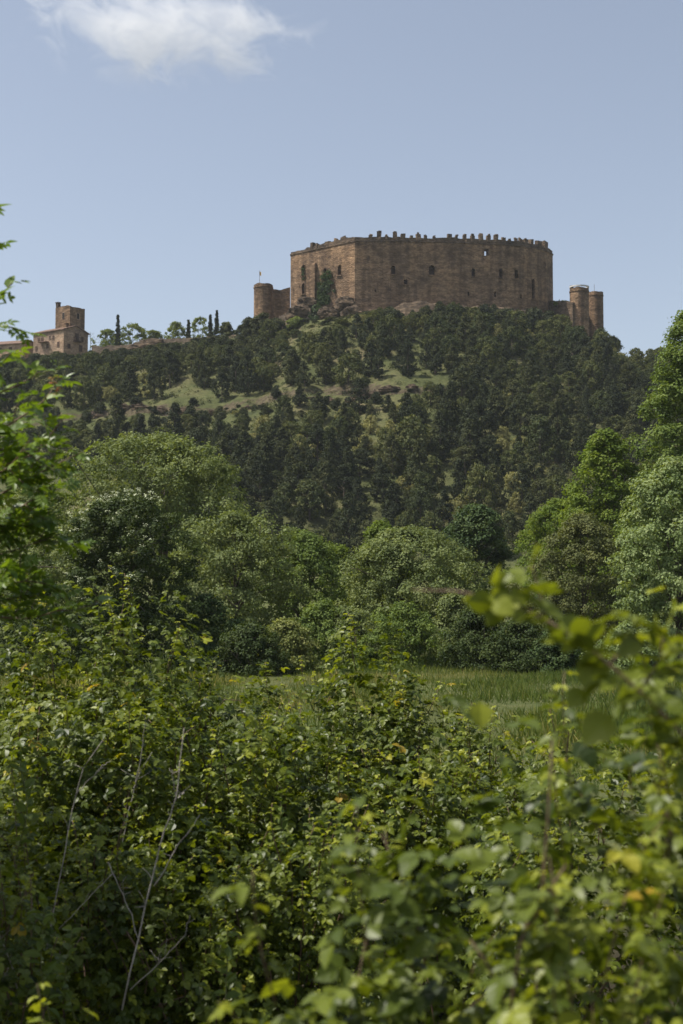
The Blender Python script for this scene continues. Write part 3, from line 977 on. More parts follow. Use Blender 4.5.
for _ in range(34000):
    x = rgh.uniform(-92, 84)
    y = rgh.uniform(196, 331)
    px = x / y * F + 341.5
    if px < -25 or px > 690:
        continue
    t = float(tparam(x, y))
    if t > 0.93 or t < (-0.035 if 285 < px < 556 and y < float(np.interp(px, [285, 355, 400, 450, 500, 522, 556], [318, 307, 305.5, 306, 308, 310, 316])) else 0.004):
        continue
    z = float(H(x, y))
    py = 600 - (z - CZ) / y * F
    if py > 570:
        continue
    c = float(cliffmask(x))
    dens = 0.5 + 0.6 * float(noise3(x * 0.07, y * 0.07, 8.0))
    r = 2.9 + 1.3 * rgh.random()
    # open grass on the terrace, bare face of the ledge
    if 0.175 < t < 0.30 and c > 0.5 and px < 445:
        if rgh.random() > 0.05:
            continue
        r = 4.0
    elif 0.29 < t < 0.34 and c > 0.5:
        r = 1.9 + 0.6 * rgh.random()
        if rgh.random() > 0.35:
            continue
    elif 0.2 < t < 0.27 and px > 440 and noise3(x * 0.12, y * 0.12, 3.0) > 0.25:
        continue
    elif rgh.random() > dens + 0.68:
        continue
    if (t < 0.11 and px < 262) or (t < 0.03 and 285 < px < 556):
        r = 1.7 + 0.8 * rgh.random()
    if px < 125 and py > 470:
        continue
    if not far_enough(x, y, r):
        continue
    cell.setdefault((int(x // 4), int(y // 4)), []).append((x, y, r))
    cand.append((x, y, z, t, px, py, r))
# the ones farthest up front first
cand.sort(key=lambda q: q[1])


def zone(px, py, t, x, y):
    if t < 0.10:
        if px < 100:
            return 'under the village house'
        if px < 250:
            return 'under the long terrace wall on the skyline'
        if px < 345:
            return 'under the castle\'s sunlit shorter face'
        if px < 555:
            return 'right under the castle\'s long front wall'
        return 'under the twin round towers'
    if t < 0.19:
        return 'on the upper slope between castle and grassy terrace' if px < 400 else 'on the upper slope under the middle of the castle front' if px < 520 else 'on the skyline slope falling away from the twin towers'
    if t < 0.30:
        return 'on the open grassy terrace above the rocky ledge' if px < 440 else 'among the small grass patches of the upper slope'
    if t < 0.45:
        return 'just below the rocky ledge' if px < 440 else 'halfway down the slope under the twin towers'
    if t < 0.68:
        return 'behind the tall willow on the wooded slope' if px < 250 else 'in the middle of the wooded slope' if px < 470 else 'on the slope behind the tall yellow-green poplar'
    return 'at the foot of the slope behind the tall willow' if px < 290 else 'at the foot of the slope behind the sallow' if px < 450 else 'at the foot of the slope behind the yellow-green poplars'


npine = noak = npale = 0
rest = []
ADJ = {'pine': ['dark pointed pine', 'dusky round-topped pine'], 'oak': ['low round holm oak'], 'pale': ['pale grey-green shrub'], 'juniper': ['low dark juniper bush']}
for (x, y, z, t, px, py, r) in cand:
    v = rgh.random()
    pal = 0.10 if t > 0.3 else 0.05
    if (t < 0.11 and px < 262 and v < 0.8) or (0.29 < t < 0.34 and px < 450) or (t < 0.03 and 285 < px < 556 and v < 0.8):
        kind = 'juniper'
        me, nm, cat, s = JUNIS[rgh.integers(len(JUNIS))], 'juniper_bush', 'bush', rgh.uniform(0.8, 1.5) * (0.6 if t > 0.2 else 1.0)
    elif v < pal:
        me, nm, cat, s = PALES[rgh.integers(len(PALES))], 'pale_shrub', 'shrub', rgh.uniform(0.7, 1.1)
        kind = 'pale'
        npale += 1
    elif v < 0.36 + (0.1 if t < 0.25 else 0):
        kind = 'oak'
        me, nm, cat, s = OAKS[rgh.integers(len(OAKS))], 'holm_oak', 'tree', rgh.uniform(0.6, 1.1) * r / 3.3
        noak += 1
    else:
        kind = 'pine'
        k = rgh.integers(len(PINES))
        me, nm, cat, s = PINES[k], 'pine_tree', 'tree', rgh.uniform(0.6, 1.12) * r / 3.3
        npine += 1
        if npine > 296:
            kind = 'oak'
            me, nm = OAKS[rgh.integers(len(OAKS))], 'holm_oak'
            noak += 1
    if kind == 'oak' and noak > 296:
        rest.append((x, y, z, s))
        continue
    o = bpy.data.objects.new(nm, me)
    COL.objects.link(o)
    o.location = (x, y, z - 0.15)
    o.rotation_euler = (rgh.normal() * 0.04, rgh.normal() * 0.04, rgh.uniform(0, 2 * PI))
    o.scale = (s * rgh.uniform(0.9, 1.12), s * rgh.uniform(0.9, 1.12), s * rgh.uniform(0.8, 1.4))
    if kind == 'pine':
        pointed = me is not PINES[1]
        ad = ADJ['pine'][0 if pointed else 1]
    else:
        ad = ADJ[kind][0]
    zn = zone(px, py, t, x, y)
    hmax = (7.2 if kind == 'pine' else 5.2 if kind == 'oak' else 2.8 if kind == 'juniper' else 3.2) * o.scale.z
    lim = None
    if px < 262:
        lim = np.interp(px, [0, 90, 130, 200, 262], [348, 346, 344, 335, 326]) + 8 * rgh.random()
    elif px < 352:
        lim = np.interp(px, [262, 275, 290, 320, 340, 352], [306, 321, 327, 324, 318, 310]) + 6 * rgh.random()
    elif px < 556:
        lim = np.interp(px, [352, 430, 500, 556], [304, 297, 290, 298]) + 15 * rgh.random()
    else:
        lim = np.interp(px, [556, 575, 610, 640], [305, 314, 324, 340]) + 4 * rgh.random()
    top_ok = zpx(lim, y) - z
    if top_ok < hmax:
        f_ = max(0.28, top_ok / hmax)
        o.scale = (o.scale.x * max(f_, 0.72), o.scale.y * max(f_, 0.72), o.scale.z * f_)
    elif px < 450 and t > 0.30 and rgh.random() < 0.8:
        lim = np.interp(px, [60, 130, 200, 280, 340, 450], [418, 414, 409, 397, 391, 388]) + 13 * rgh.random() ** 2
        top_ok = zpx(lim, y) - z
        if top_ok < hmax:
            f_ = max(0.2, top_ok / hmax)
            o.scale = (o.scale.x * max(f_, 0.6), o.scale.y * max(f_, 0.6), o.scale.z * f_)
    tag(o, f'{ad} {zn}', cat, f'{nm.replace("_", " ")}s {zn}')
open('/tmp/hill.txt','w').write(str((len(cand), npine, noak, npale, len(rest))))#, len(cand), npine, noak, npale, len(rest))

# low scrub and dry tussocks between the trees: nobody could count it
sb = MB()
rgs = np.random.default_rng(31)
nS = 8500
X = rgs.uniform(-95, 85, nS)
Y = rgs.uniform(190, 322, nS)
T = tparam(X, Y)
c = cliffmask(X)
keep = (T > 0.0) & (T < 0.95) & ~((T > 0.185) & (T < 0.31) & (c > 0.55) & (rgs.random(nS) > 0.55))
X, Y, T = X[keep], Y[keep], T[keep]
Z = H(X, Y)
Cc = np.c_[X, Y, Z + 0.25]
foliage(sb, rgs, Cc, 0.75, 22, 0.26, squash=0.5, tint_base=rgs.uniform(0.0, 0.75, len(X)) ** 1.3)
o = sb.build('scrub', M['oak'])
tag(o, 'low scrub and tussocks covering the hill between the trees', 'scrub', kind='stuff')

# ------------------------------------------------------------------ skyline: cypresses, round trees, walls, village
for (px, top, bot, wp, lb) in ((115.5, 312, 342, 5.5, 'lone black-green cypress standing on the skyline next to the village house'),
                               (187, 317, 338, 4.2, 'cypress at the hidden edge of the skyline wall, between two round trees'),
                               (209, 311, 338, 4.6, 'cypress standing close to the tallest cypress of the skyline row'),
                               (215.5, 306, 338, 5.2, 'tallest cypress of the skyline row nearest the castle')):
    Y = 334
    x = xpx(px, Y)
    z = float(H(x, Y))
    tree('cypress_tree', lb, 'tree', (x, Y, z), zpx(top, Y) - z, wp * 1.3 / F * Y, 'spire', M['cypress'], np.random.default_rng(int(px)), clumps=200, per=32, size=0.24, rc=0.22, z0=0.2, trunk=0.12, limbs=4, gap=0.05, lump=0.12,
         group='cypresses on the skyline')
for k, (px, top, wp, mt, Y, lb) in enumerate([(106, 327, 26, 'skyline', 340, 'low round tree between village house and lone cypress'), (131, 323, 34, 'skyline', 338, 'broad leafy round tree just beside the lone cypress'), (151, 329, 22, 'skyline', 338, 'small bushy tree where the terrace wall begins'),
                                              (174, 319, 19, 'skyline', 340, 'round tree at the end of the terrace wall before the cypress row'), (199, 316, 28, 'skyline', 341, 'broad round tree behind the cypress row'), (225, 320, 14, 'oak', 332, 'dark bush on the skyline nearest the castle tower'),
                                              (242, 323, 14, 'oak', 330, 'dark low oak beside the castle round tower'), (316, 303, 16, 'ivy', 313.5, 'rounded dark shrub rooted on the rocks under the short castle face'), (338, 306, 22, 'skyline', 311.0, 'bright green shrub on the rocks by the castle corner'), (296, 316, 14, 'skyline', 309, 'light green bush below the ruined wall'),
                                              (615, 336, 14, 'oak', 318, 'bushy oak at the foot of the outer round tower'), (248, 316, 13, 'pine', 319, 'dark pine just outside the flagged round tower, lowest of its three'), (261, 311, 16, 'pine', 316, 'dark bushy pine in front of the flagged round tower'), (275, 317, 14, 'pine', 314, 'dark pine between flagged round tower and ruined wall'), (563, 301, 18, 'skyline', 321, 'tuft of green shrub behind the low wall by the twin towers')]):
    x = xpx(px, Y)
    z = float(H(x, Y))
    if px in (563,):
        z = zpx(305, Y)
    tree('pine_tree' if mt == 'pine' else 'round_tree' if k < 7 else 'hill_shrub', lb, 'tree' if k < 7 or mt == 'pine' else 'shrub', (x, Y, z), max(1.2, zpx(top, Y) - z), wp * 1.25 / F * Y, 'dome', M[mt], np.random.default_rng(300 + k), clumps=150, per=44, size=0.32, rc=0.5, trunk=0.12, limbs=6, z0=0.3)


def simple_wall(name, label, pts, thick, zb, mat, seed, rag=0.2):
    org = np.array([pts[0][0], pts[0][1], zb])
    o = ragged_wall(name, pts, thick, zb, mat, None, seed, org, rag)
    o.location = org
    tag(o, label, 'wall', kind='thing')
    return o


simple_wall('terrace_wall', 'long grey stone terrace wall along the skyline below the cypress row', [pw(158, 337.5, 327), pw(190, 336, 325.5), pw(222, 335, 322.5), pw(250, 332, 319.5)], 0.8, 56, M['wallstone'], 4.0)
simple_wall('terrace_wall', 'short brown retaining wall under the broad round skyline tree', [pw(90, 345, 331.5), pw(112, 344.5, 330.5), pw(136, 343, 329)], 0.8, 54, M['wallstone'], 5.0, 0.3)

# rocks: outcrops below the wall and at the castle foot
def rock(name, label, cx, cy, zc, r, seed, mat, cat='rock', group=None):
    n1, n2 = 26, 18
    th = np.arange(n1) / n1 * 2 * PI
    ph = np.linspace(0.001, PI - 0.001, n2)
    P, T_ = np.meshgrid(ph, th, indexing='ij')
    D = np.stack([np.sin(P) * np.cos(T_), np.sin(P) * np.sin(T_), np.cos(P)], -1).reshape(-1, 3)
    f = 1 + 0.32 * noise3(D[:, 0] * 1.7 + seed, D[:, 1] * 1.7, D[:, 2] * 1.7) + 0.16 * noise3(D[:, 0] * 5 + seed, D[:, 1] * 5, D[:, 2] * 5) + 0.08 * noise3(D[:, 0] * 11, D[:, 1] * 11 + seed, D[:, 2] * 11)
    V = D * f[:, None] * np.asarray(r)
    V[:, 2] = np.round(V[:, 2] / 0.5) * 0.25 + V[:, 2] * 0.5
    i, j = np.meshgrid(np.arange(n2 - 1), np.arange(n1), indexing='ij')
    q = np.stack([i * n1 + j, (i + 1) * n1 + j, (i + 1) * n1 + (j + 1) % n1, i * n1 + (j + 1) % n1], -1).reshape(-1, 4)
    m_ = MB()
    m_.add(V, [q])
    o = m_.build(name, mat, None, loc=(cx, cy, zc))
    return tag(o, label, cat, group)


for k, (px, py, Y, r, lb) in enumerate([(146, 347, 327.5, (4.2, 2.2, 2.3), 'reddish broken rock outcrop where the two skyline walls meet'), (158, 351, 326.5, (2.2, 1.6, 1.6), 'smaller reddish boulder below the skyline rock outcrop'),
                                        (298, 311, 313, (2.6, 1.4, 1.6), 'pale rock at the foot of the ruined wall by the castle'), (345, 302, 309.2, (2.2, 1.4, 2.0), 'rounded brown rock under the castle corner'), (330, 311, 309, (2.4, 1.4, 1.4), 'low rock slab below the ivy'),
                                        (352, 311, 308, (2.4, 1.4, 1.5), 'brown boulder below the rock at the castle corner'), (307, 301, 316.5, (2.2, 1.2, 1.5), 'rubble heap against the short castle face')]):
    c_ = pw(px, py, Y)
    rock('rock', lb, c_[0], c_[1], c_[2], r, 7 + k * 3.7, M['talus'], 'rock', 'rocks around the castle foot')
# long apron of broken rock under the front wall
ap = MB()
Pf = []
for i in range(1, len(KEEP) - 1):
    a, b = kp[i], kp[i + 1]
    for s in range(12):
        Pf.append(a + (b - a) * s / 12)
Pf = np.array(Pf + [kp[len(KEEP) - 1]])
nr = off_open(Pf, 1.0) - Pf
nr[0], nr[-1] = nr[1], nr[-2]
prof = [(0.05, 1.0), (0.5, 0.9), (1.2, 0.55), (2.0, 0.0), (3.2, -2.2), (4.5, -6.5)]
V = []
topz = 67.4 + 1.1 * noise3(Pf[:, 0] * 0.18, Pf[:, 1] * 0.18, 2.7) - 0.02 * (Pf[:, 0] - 3) * (Pf[:, 0] > 3) * 0 + np.interp(Pf[:, 0], [0, 20, 45], [-1.2, 0.1, 0.0]) + 0.5 * noise3(Pf[:, 0] * 0.6, 3, 7.7)
for d, dz in prof:
    jx = 0.5 * noise3(Pf[:, 0] * 0.5, d * 3, 1.0)
    q = Pf + nr * (d + (jx * min(1, d))[:, None])
    V.append(np.c_[q, topz + dz + 0.5 * noise3(Pf[:, 0] * 0.7, d * 2, 4.0) * (d > 0.2)])
n = len(Pf)
i, j = np.meshgrid(np.arange(len(prof) - 1), np.arange(n - 1), indexing='ij')
q = np.stack([i * n + j, (i + 1) * n + j, (i + 1) * n + j + 1, i * n + j + 1], -1).reshape(-1, 4)
ap.add(np.vstack(V) - np.array([20, 308, 66]), [q])
o = ap.build('rock_apron', M['talus'], None, loc=(20, 308, 66))
tag(o, 'brown apron of broken rock the castle front wall stands on', 'rock')

# ledge rocks along the terrace lip
rgl = np.random.default_rng(8)
for k in range(16):
    px = 100 + k * 21 + rgl.uniform(-5, 5)
    # find the ledge depth in this column
    best = None
    for Y in np.arange(250, 305, 0.5):
        x = xpx(px, Y)
        t = float(tparam(x, Y))
        if t < 0.308:
            best = (x, Y)
            break
    if best is None:
        continue
    x, Y = best
    z = float(H(x, Y))
    rock('ledge_rock', 'brown rock block jutting from the ledge under the grassy terrace', x, Y - 0.3, z - 0.5, (rgl.uniform(1.0, 2.6), rgl.uniform(0.7, 1.1), rgl.uniform(0.6, 1.2)), 60 + k * 2.3, M['talus'], 'rock', 'rock blocks of the ledge')

# ivy on the short castle face
q0, nn = poly_hit(kp, 325)
tx = np.array([-nn[1], nn[0]])
iv = MB()
rgi = np.random.default_rng(4)
pts = []
while len(pts) < 150:
    px_, py_ = rgi.uniform(315, 336), rgi.uniform(268, 302)
    wd = np.interp(py_, [268, 274, 285, 302], [3, 6, 7.5, 10])
    if abs(px_ - (326 - (py_ - 285) * 0.12)) < wd * (0.8 + 0.5 * noise3(px_ * 0.4, py_ * 0.3, 1)):
        q_, n_ = poly_hit(kp, px_)
        pts.append([q_[0] + n_[0] * 0.35, q_[1] + n_[1] * 0.35, zpx(py_, q_[1])])
iv0 = np.array(pts[0])
foliage(iv, rgi, np.array(pts) - iv0, 0.5, 34, 0.26)
o = iv.build('ivy', M['ivy'], None, loc=iv0)
tag(o, 'dark tongue of ivy climbing the short sunlit castle face', 'ivy')
iv = MB()
pts = []
for _ in range(16):
    px_, py_ = rgi.normal(303, 1.2), rgi.uniform(264, 276)
    q_, n_ = poly_hit(kp, px_)
    pts.append([q_[0] + n_[0] * 0.15, q_[1] + n_[1] * 0.15, zpx(py_, q_[1])])
iv0 = np.array(pts[0])
foliage(iv, rgi, np.array(pts) - iv0, 0.28, 22, 0.2)
o = iv.build('ivy', M['ivy'], None, loc=iv0)
tag(o, 'small ivy tuft growing out of the upper window of the short castle face', 'ivy')

# ------------------------------------------------------------------ village house with tower
def gable(mb_w, mb_r, c, L, W, hz, pitch, rz, over=0.35, org=(0, 0, 0)):
    ca, sa = math.cos(rz), math.sin(rz)
    R = np.array([[ca, sa, 0], [-sa, ca, 0], [0, 0, 1]])
    x, y = L / 2, W / 2
    rh = y * pitch
    V = np.array([[-x, -y, -4], [x, -y, -4], [x, y, -4], [-x, y, -4], [-x, -y, hz], [x, -y, hz], [x, y, hz], [-x, y, hz], [-x, 0, hz + rh], [x, 0, hz + rh]])
    mb_w.add(V @ R + c - np.asarray(org), [np.array([[0, 1, 5, 4], [2, 3, 7, 6]]), np.array([[1, 2, 6, 9, 5], [3, 0, 4, 8, 7]])])
    xo, yo, tk = x + over, y + over, 0.22
    dz = over * pitch
    Vt = np.array([[-xo, -yo, hz - dz], [xo, -yo, hz - dz], [xo, 0, hz + rh], [-xo, 0, hz + rh], [xo, yo, hz - dz], [-xo, yo, hz - dz]]) + np.array([0, 0, 0.05])
    Vb = Vt + np.array([0, 0, tk])
    mb_r.add(np.vstack([Vb, Vt]) @ R + c - np.asarray(org), [np.array([[0, 1, 2, 3], [3, 2, 4, 5], [6, 9, 8, 7], [9, 11, 10, 8], [0, 6, 7, 1], [4, 10, 11, 5], [1, 7, 8, 2], [2, 8, 10, 4], [0, 3, 9, 6], [3, 5, 11, 9]])])


YH = 352.0
hb = np.array([xpx(58, YH), YH, zpx(352, YH)])
house = thing('village_house', 'big stone village house with tiled roof, balcony and square tower on the skyline', 'house', hb)
rzh = -0.62
w_, r_ = MB(), MB()
gable(w_, r_, np.zeros(3), 10.8, 8.2, 4.9, 0.34, rzh)
hw = w_.build('wall', M['house'], house)
hr = r_.build('roof', M['tile'], house)
ca, sa = math.cos(rzh), math.sin(rzh)


def loc_h(x, y, z):
    return np.array([x * ca - y * sa, x * sa + y * ca, z])


# long side facing the valley is local -y; gable end is local +x
for (x, z, w, h) in ((-4.2, 1.2, 0.7, 1.1), (-2.2, 3.2, 0.7, 1.0), (-0.2, 1.3, 0.8, 1.2), (1.8, 3.3, 0.6, 0.9), (3.6, 1.4, 0.7, 1.2), (0.6, 3.4, 0.5, 0.8), (-3.4, 3.3, 0.6, 0.9)):
    m_ = MB()
    m_.box(loc_h(x, -4.1, z), (w + 0.24, 0.16, h + 0.24), rzh)
    wn = m_.build('window', M['house'], house)
    m_ = MB()
    m_.box(loc_h(x, -4.19, z), (w, 0.06, h), rzh)
    m_.build('window_panel', M['wood'], wn)
for (y, z, w, h) in ((-2.4, 1.0, 0.9, 1.2), (0.3, 3.6, 1.1, 1.9), (2.2, 3.4, 0.7, 1.1), (1.6, 1.0, 1.1, 1.6)):
    m_ = MB()
    m_.box(loc_h(5.4, y, z), (0.16, w + 0.24, h + 0.24), rzh)
    wn = m_.build('window', M['house'], house)
    m_ = MB()
    m_.box(loc_h(5.49, y, z), (0.06, w, h), rzh)
    m_.build('window_panel', M['wood'], wn)
m_ = MB()
m_.box(loc_h(5.95, 0.3, 2.5), (1.1, 2.6, 0.14), rzh)
for k in range(9):
    m_.box(loc_h(6.44, -0.9 + k * 0.3, 3.0), (0.06, 0.06, 0.9), rzh)
m_.box(loc_h(6.44, 0.3, 3.48), (0.09, 2.6, 0.08), rzh)
for s in (-0.98, 1.58):
    m_.box(loc_h(5.95, s, 3.46), (0.9, 0.07, 0.07), rzh)
    m_.box(loc_h(5.95, s, 2.95), (0.07, 0.06, 0.9), rzh)
m_.build('balcony', M['wood'], house)
# lean-to canopy on the long side
m_ = MB()
m_.box(loc_h(-1.2, -4.7, 2.35), (3.0, 1.1, 0.14), rzh)
m_.build('porch_roof', M['tile'], house)
# the tower
tw = MB()
tp = loc_h(1.6, 1.6, 0)
ht = zpx(304.5, YH) - hb[2]
hs = 2.55
P4 = np.array([[-hs, -hs], [hs, -hs], [hs, hs], [-hs, hs]])
Rm = np.array([[ca, sa], [-sa, ca]])
grid_n = 6
top = []
E = []
for i in range(4):
    a, b = P4[i], P4[(i + 1) % 4]
    for s in range(grid_n):
        E.append(a + (b - a) * s / grid_n)
E = np.array(E) @ Rm + tp[:2]
nE = len(E)
ztops = ht - 0.25 + 0.22 * noise3(E[:, 0] * 1.2, E[:, 1] * 1.2, 3)
V = np.vstack([np.c_[E, np.full(nE, 3.0)], np.c_[E, ztops], np.c_[(E - tp[:2]) * 0.76 + tp[:2], ztops], np.c_[(E - tp[:2]) * 0.76 + tp[:2], np.full(nE, ht - 1.5)]])
i = np.arange(nE)
j = (i + 1) % nE
tw.add(V, [np.stack([i, j, j + nE, i + nE], 1), np.stack([i + nE, j + nE, j + 2 * nE, i + 2 * nE], 1), np.stack([i + 2 * nE, j + 2 * nE, j + 3 * nE, i + 3 * nE], 1), (np.arange(nE) + 3 * nE)[None]])
tow = tw.build('tower', M['castle'], house)
m_ = MB()
pc = tp + np.array([*(np.array([-hs + 0.5, -hs + 0.4]) @ Rm), ht + 0.35])
m_.box(pc, (0.9, 0.8, 1.2), rzh, 0, 0.05, rg)
m_.box(pc + np.array([0, 0, 0.7]), (1.15, 1.0, 0.2), rzh)
m_.build('bellcote', M['castle_dark'], tow)
for (x, y, z, w, h, ax) in ((0.3, -hs, ht - 2.6, 0.7, 1.5, 'y'), (hs, 0.2, ht - 2.5, 0.7, 1.4, 'x')):
    m_ = MB()
    c_ = tp + loc_h(x, y, 0) + np.array([0, 0, z])
    m_.box(c_, (w + 0.3, 0.14, h + 0.3) if ax == 'y' else (0.14, w + 0.3, h + 0.3), rzh)
    wn = m_.build('window', M['house'], tow)
    m_ = MB()
    c_ = tp + loc_h(x + (0.06 if ax == 'x' else 0), y - (0.06 if ax == 'y' else 0), 0) + np.array([0, 0, z])
    m_.box(c_, (w, 0.06, h) if ax == 'y' else (0.06, w, h), rzh)
    m_.build('dark_panel', M['dark'], wn)  # near-black panel drawn as the dark opening of the tower window
m_ = MB()
m_.box(loc_h(3.3, -1.4, 6.3), (0.7, 0.6, 1.4), rzh)
m_.box(loc_h(3.3, -1.4, 7.05), (0.9, 0.8, 0.14), rzh)
m_.build('chimney', M['castle'], hr)
# second, lower house half hidden by the sapling
Y2 = 358.0
hb2 = np.array([xpx(6, Y2), Y2, zpx(354, Y2)])
h2 = thing('low_house', 'lower stone house with red tiled roof half hidden behind sapling leaves', 'house', hb2)
w_, r_ = MB(), MB()
gable(w_, r_, np.zeros(3), 12, 7.0, 2.2, 0.36, -0.3)
w_.build('wall', M['house'], h2)
r_.build('roof', M['tile'], h2)
for x in (-3.5, -0.5, 2.5):
    m_ = MB()
    m_.box(np.array([x * math.cos(-0.3) - 3.52 * math.sin(0.3), -x * math.sin(0.3) - 3.52 * math.cos(0.3), 0.9]), (0.9, 0.12, 1.1), -0.3)
    m_.build('window', M['wood'], h2)
# bare tree beside the house
bt_ = MB()
rgb_ = np.random.default_rng(15)
def grow(mb, p, d, L, r, lev, rg):
    q = p + d * L
    mb.tube(branch_curve(p, q, rg, 4, 0.05), np.linspace(r, r * 0.6, 4), 5)
    if lev == 0:
        return
    for _ in range(3 if lev > 1 else 4):
        nd = d + rg.normal(size=3) * 0.45
        nd /= np.linalg.norm(nd)
        grow(mb, q, nd, L * rg.uniform(0.6, 0.8), r * 0.55, lev - 1, rg)
grow(bt_, np.zeros(3), np.array([0.05, 0, 1.0]), 1.8, 0.09, 4, rgb_)
xb = xpx(88, 346)
o = bt_.build('bare_tree', M['bark'], None, loc=(xb, 346, zpx(350, 346)))
tag(o, 'leafless twiggy tree against the sky beside the village house', 'tree')

# ------------------------------------------------------------------ meadow grass
gb = MB()
rgg = np.random.default_rng(12)
nG = 110000
Yg = 22 + (76 - 22) * rgg.random(nG) ** 0.8
Xg = rgg.uniform(-0.27, 0.27, nG) * Yg
den = noise3(Xg * 0.35, Yg * 0.35, 1.0)
keep = rgg.random(nG) < 0.65 + 0.45 * den
Xg, Yg = Xg[keep], Yg[keep]
n = len(Xg)
hh = rgg.uniform(0.15, 0.42, n) * (1 + 0.8 * noise3(Xg * 0.4, Yg * 0.4, 2))
lean = rgg.normal(size=(n, 2)) * 0.6
tip = np.c_[lean, np.ones(n)]
nrm = np.c_[rgg.normal(size=(n, 2)), np.full(n, 0.1)]
BL = (np.array([[-0.04, 0, 0], [0.04, 0, 0], [0.025, 0.6, 0.06], [-0.025, 0.6, 0.06], [0, 1, 0.14]]), [np.array([[0, 1, 2, 3]]), np.array([[3, 2, 4]])])
Mx = frames(nrm, tip) * hh[:, None, None]
gb.inst(BL, Mx, np.c_[Xg, Yg, H(Xg, Yg) - 0.02], np.clip(0.42 + 0.42 * noise3(Xg * 0.22, Yg * 0.22, 3) + rgg.normal(size=n) * 0.2, 0, 1))
o = gb.build('grass', M['grass'])
tag(o, 'tall seeding meadow grass between thicket and trees', 'grass', kind='stuff')

# ------------------------------------------------------------------ foreground thicket
def pick_inst(mb, rg, tmpls, nrm, tip, size, pos, tint, mi=0):
    k = rg.integers(len(tmpls), size=len(pos))
    fr = frames(nrm, tip) * size[:, None, None]
    for a, tm in enumerate(tmpls):
        s = k == a
        if s.any():
            mb.inst(tm, fr[s], pos[s], tint[s], mi)


def bramble(label, cx, cy, rx, ry, ztop, n, rg, size=0.055, name='bramble_bush', canes=16, shoots=30, tmpls=BRAMBLE_T, mat='bramble', tint0=0.42, group='bramble bushes of the thicket', shell=0.28, stemr=0.005, dens=1.75):
    z0 = float(H(cx, cy))
    hz = ztop - z0
    root = thing(name, label, 'bush', (cx, cy, z0), group)
    sd = rg.uniform(0, 40)
    n = int(n * dens)
    u = rg.random(n) ** 0.75
    th = rg.random(n) * 2 * PI
    r_in = np.clip(1 - np.abs(rg.normal(size=n)) * shell, 0.15, 1.05)
    phi = np.arccos(np.clip(u, 0, 1))
    D = np.c_[np.sin(phi) * np.cos(th), np.sin(phi) * np.sin(th), np.cos(phi)]
    # superellipsoid: bulky shoulders
    e = 0.72
    D = np.sign(D) * np.abs(D) ** e
    lob = 1 + 0.28 * noise3(D[:, 0] * 2 + sd, D[:, 1] * 2, D[:, 2] * 2) + 0.12 * noise3(D[:, 0] * 5 + sd, D[:, 1] * 5, D[:, 2] * 5)
    lob = np.minimum(lob, 1.03)
    P = D * (r_in * lob)[:, None] * np.array([rx, ry, hz])
    keep = noise3(P[:, 0] * 5 + sd, P[:, 1] * 5, P[:, 2] * 5) > -0.36
    P, D = P[keep], D[keep]
    P[:, 2] *= 1.06
    n = len(P)
    nrm = D * np.array([0.8, 0.8, 0.6]) + np.array([0, 0, 0.75]) + rg.normal(size=(n, 3)) * 0.42
    tip = D * np.array([1, 1, 0.2]) + np.array([0, 0, -0.35]) + rg.normal(size=(n, 3)) * 0.7
    tint = np.clip(tint0 + 0.18 * noise3(P[:, 0] * 4 + sd, P[:, 1] * 4, P[:, 2] * 4) + rg.normal(size=n) * 0.15, 0, 0.9)
    odd = rg.random(n)
    tint = np.where(odd < 0.008, rg.uniform(0.93, 1.0, n), tint)
    sz = size * rg.uniform(0.6, 1.25, n)
    lm = MB()
    pick_inst(lm, rg, tmpls, nrm, tip, sz, P, tint)
    cm = MB()
    for _ in range(canes):
        a = rg.random() * 2 * PI
        b0 = np.array([rg.normal() * rx * 0.3, rg.normal() * ry * 0.3, -0.05])
        e_ = np.array([math.cos(a) * rx * rg.uniform(0.4, 0.85), math.sin(a) * ry * rg.uniform(0.4, 0.85), hz * rg.uniform(0.3, 0.75)])
        cm.tube(branch_curve(b0, e_, rg, 8, 0.28), np.linspace(stemr, stemr * 0.5, 8), 5)
    # young shoots on the mound; paler leaves also put its sunlit top into colour
    for _ in range(shoots):
        k = rg.integers(n)
        if P[k, 2] < hz * 0.55:
            continue
        L = rg.uniform(0.06, 0.22) * min(1.0, rx / 0.4)
        d = D[k] * 0.8 + np.array([rg.normal() * 0.3, rg.normal() * 0.3, 0.9])
        d /= np.linalg.norm(d)
        a, b = P[k] - d * 0.15, P[k] + d * L
        c_ = branch_curve(a, b, rg, 6, 0.1)
        cm.tube(c_, np.linspace(stemr * 0.6, stemr * 0.3, 6), 5)
        m = int(6 + L * 22)
        tt = np.linspace(0.3, 1.0, m)
        pp = np.array([[np.interp(s, np.linspace(0, 1, 6), c_[:, q]) for q in range(3)] for s in tt])
        az = np.arange(m) * 2.4 + rg.random()
        out = np.c_[np.cos(az), np.sin(az), np.full(m, 0.25)]
        nr_ = np.array([0, 0, 1.0]) + out * 0.25 + rg.normal(size=(m, 3)) * 0.2
        pick_inst(lm, rg, tmpls, nr_, out, size * np.linspace(0.95, 0.5, m) * rg.uniform(0.8, 1.1, m), pp, np.clip(np.linspace(0.5, 0.9, m) + rg.normal(size=m) * 0.08, 0, 0.9))
    lm.build('foliage', M[mat], root)
    cm.build('canes', M['cane'], root, smooth=True)
    return root


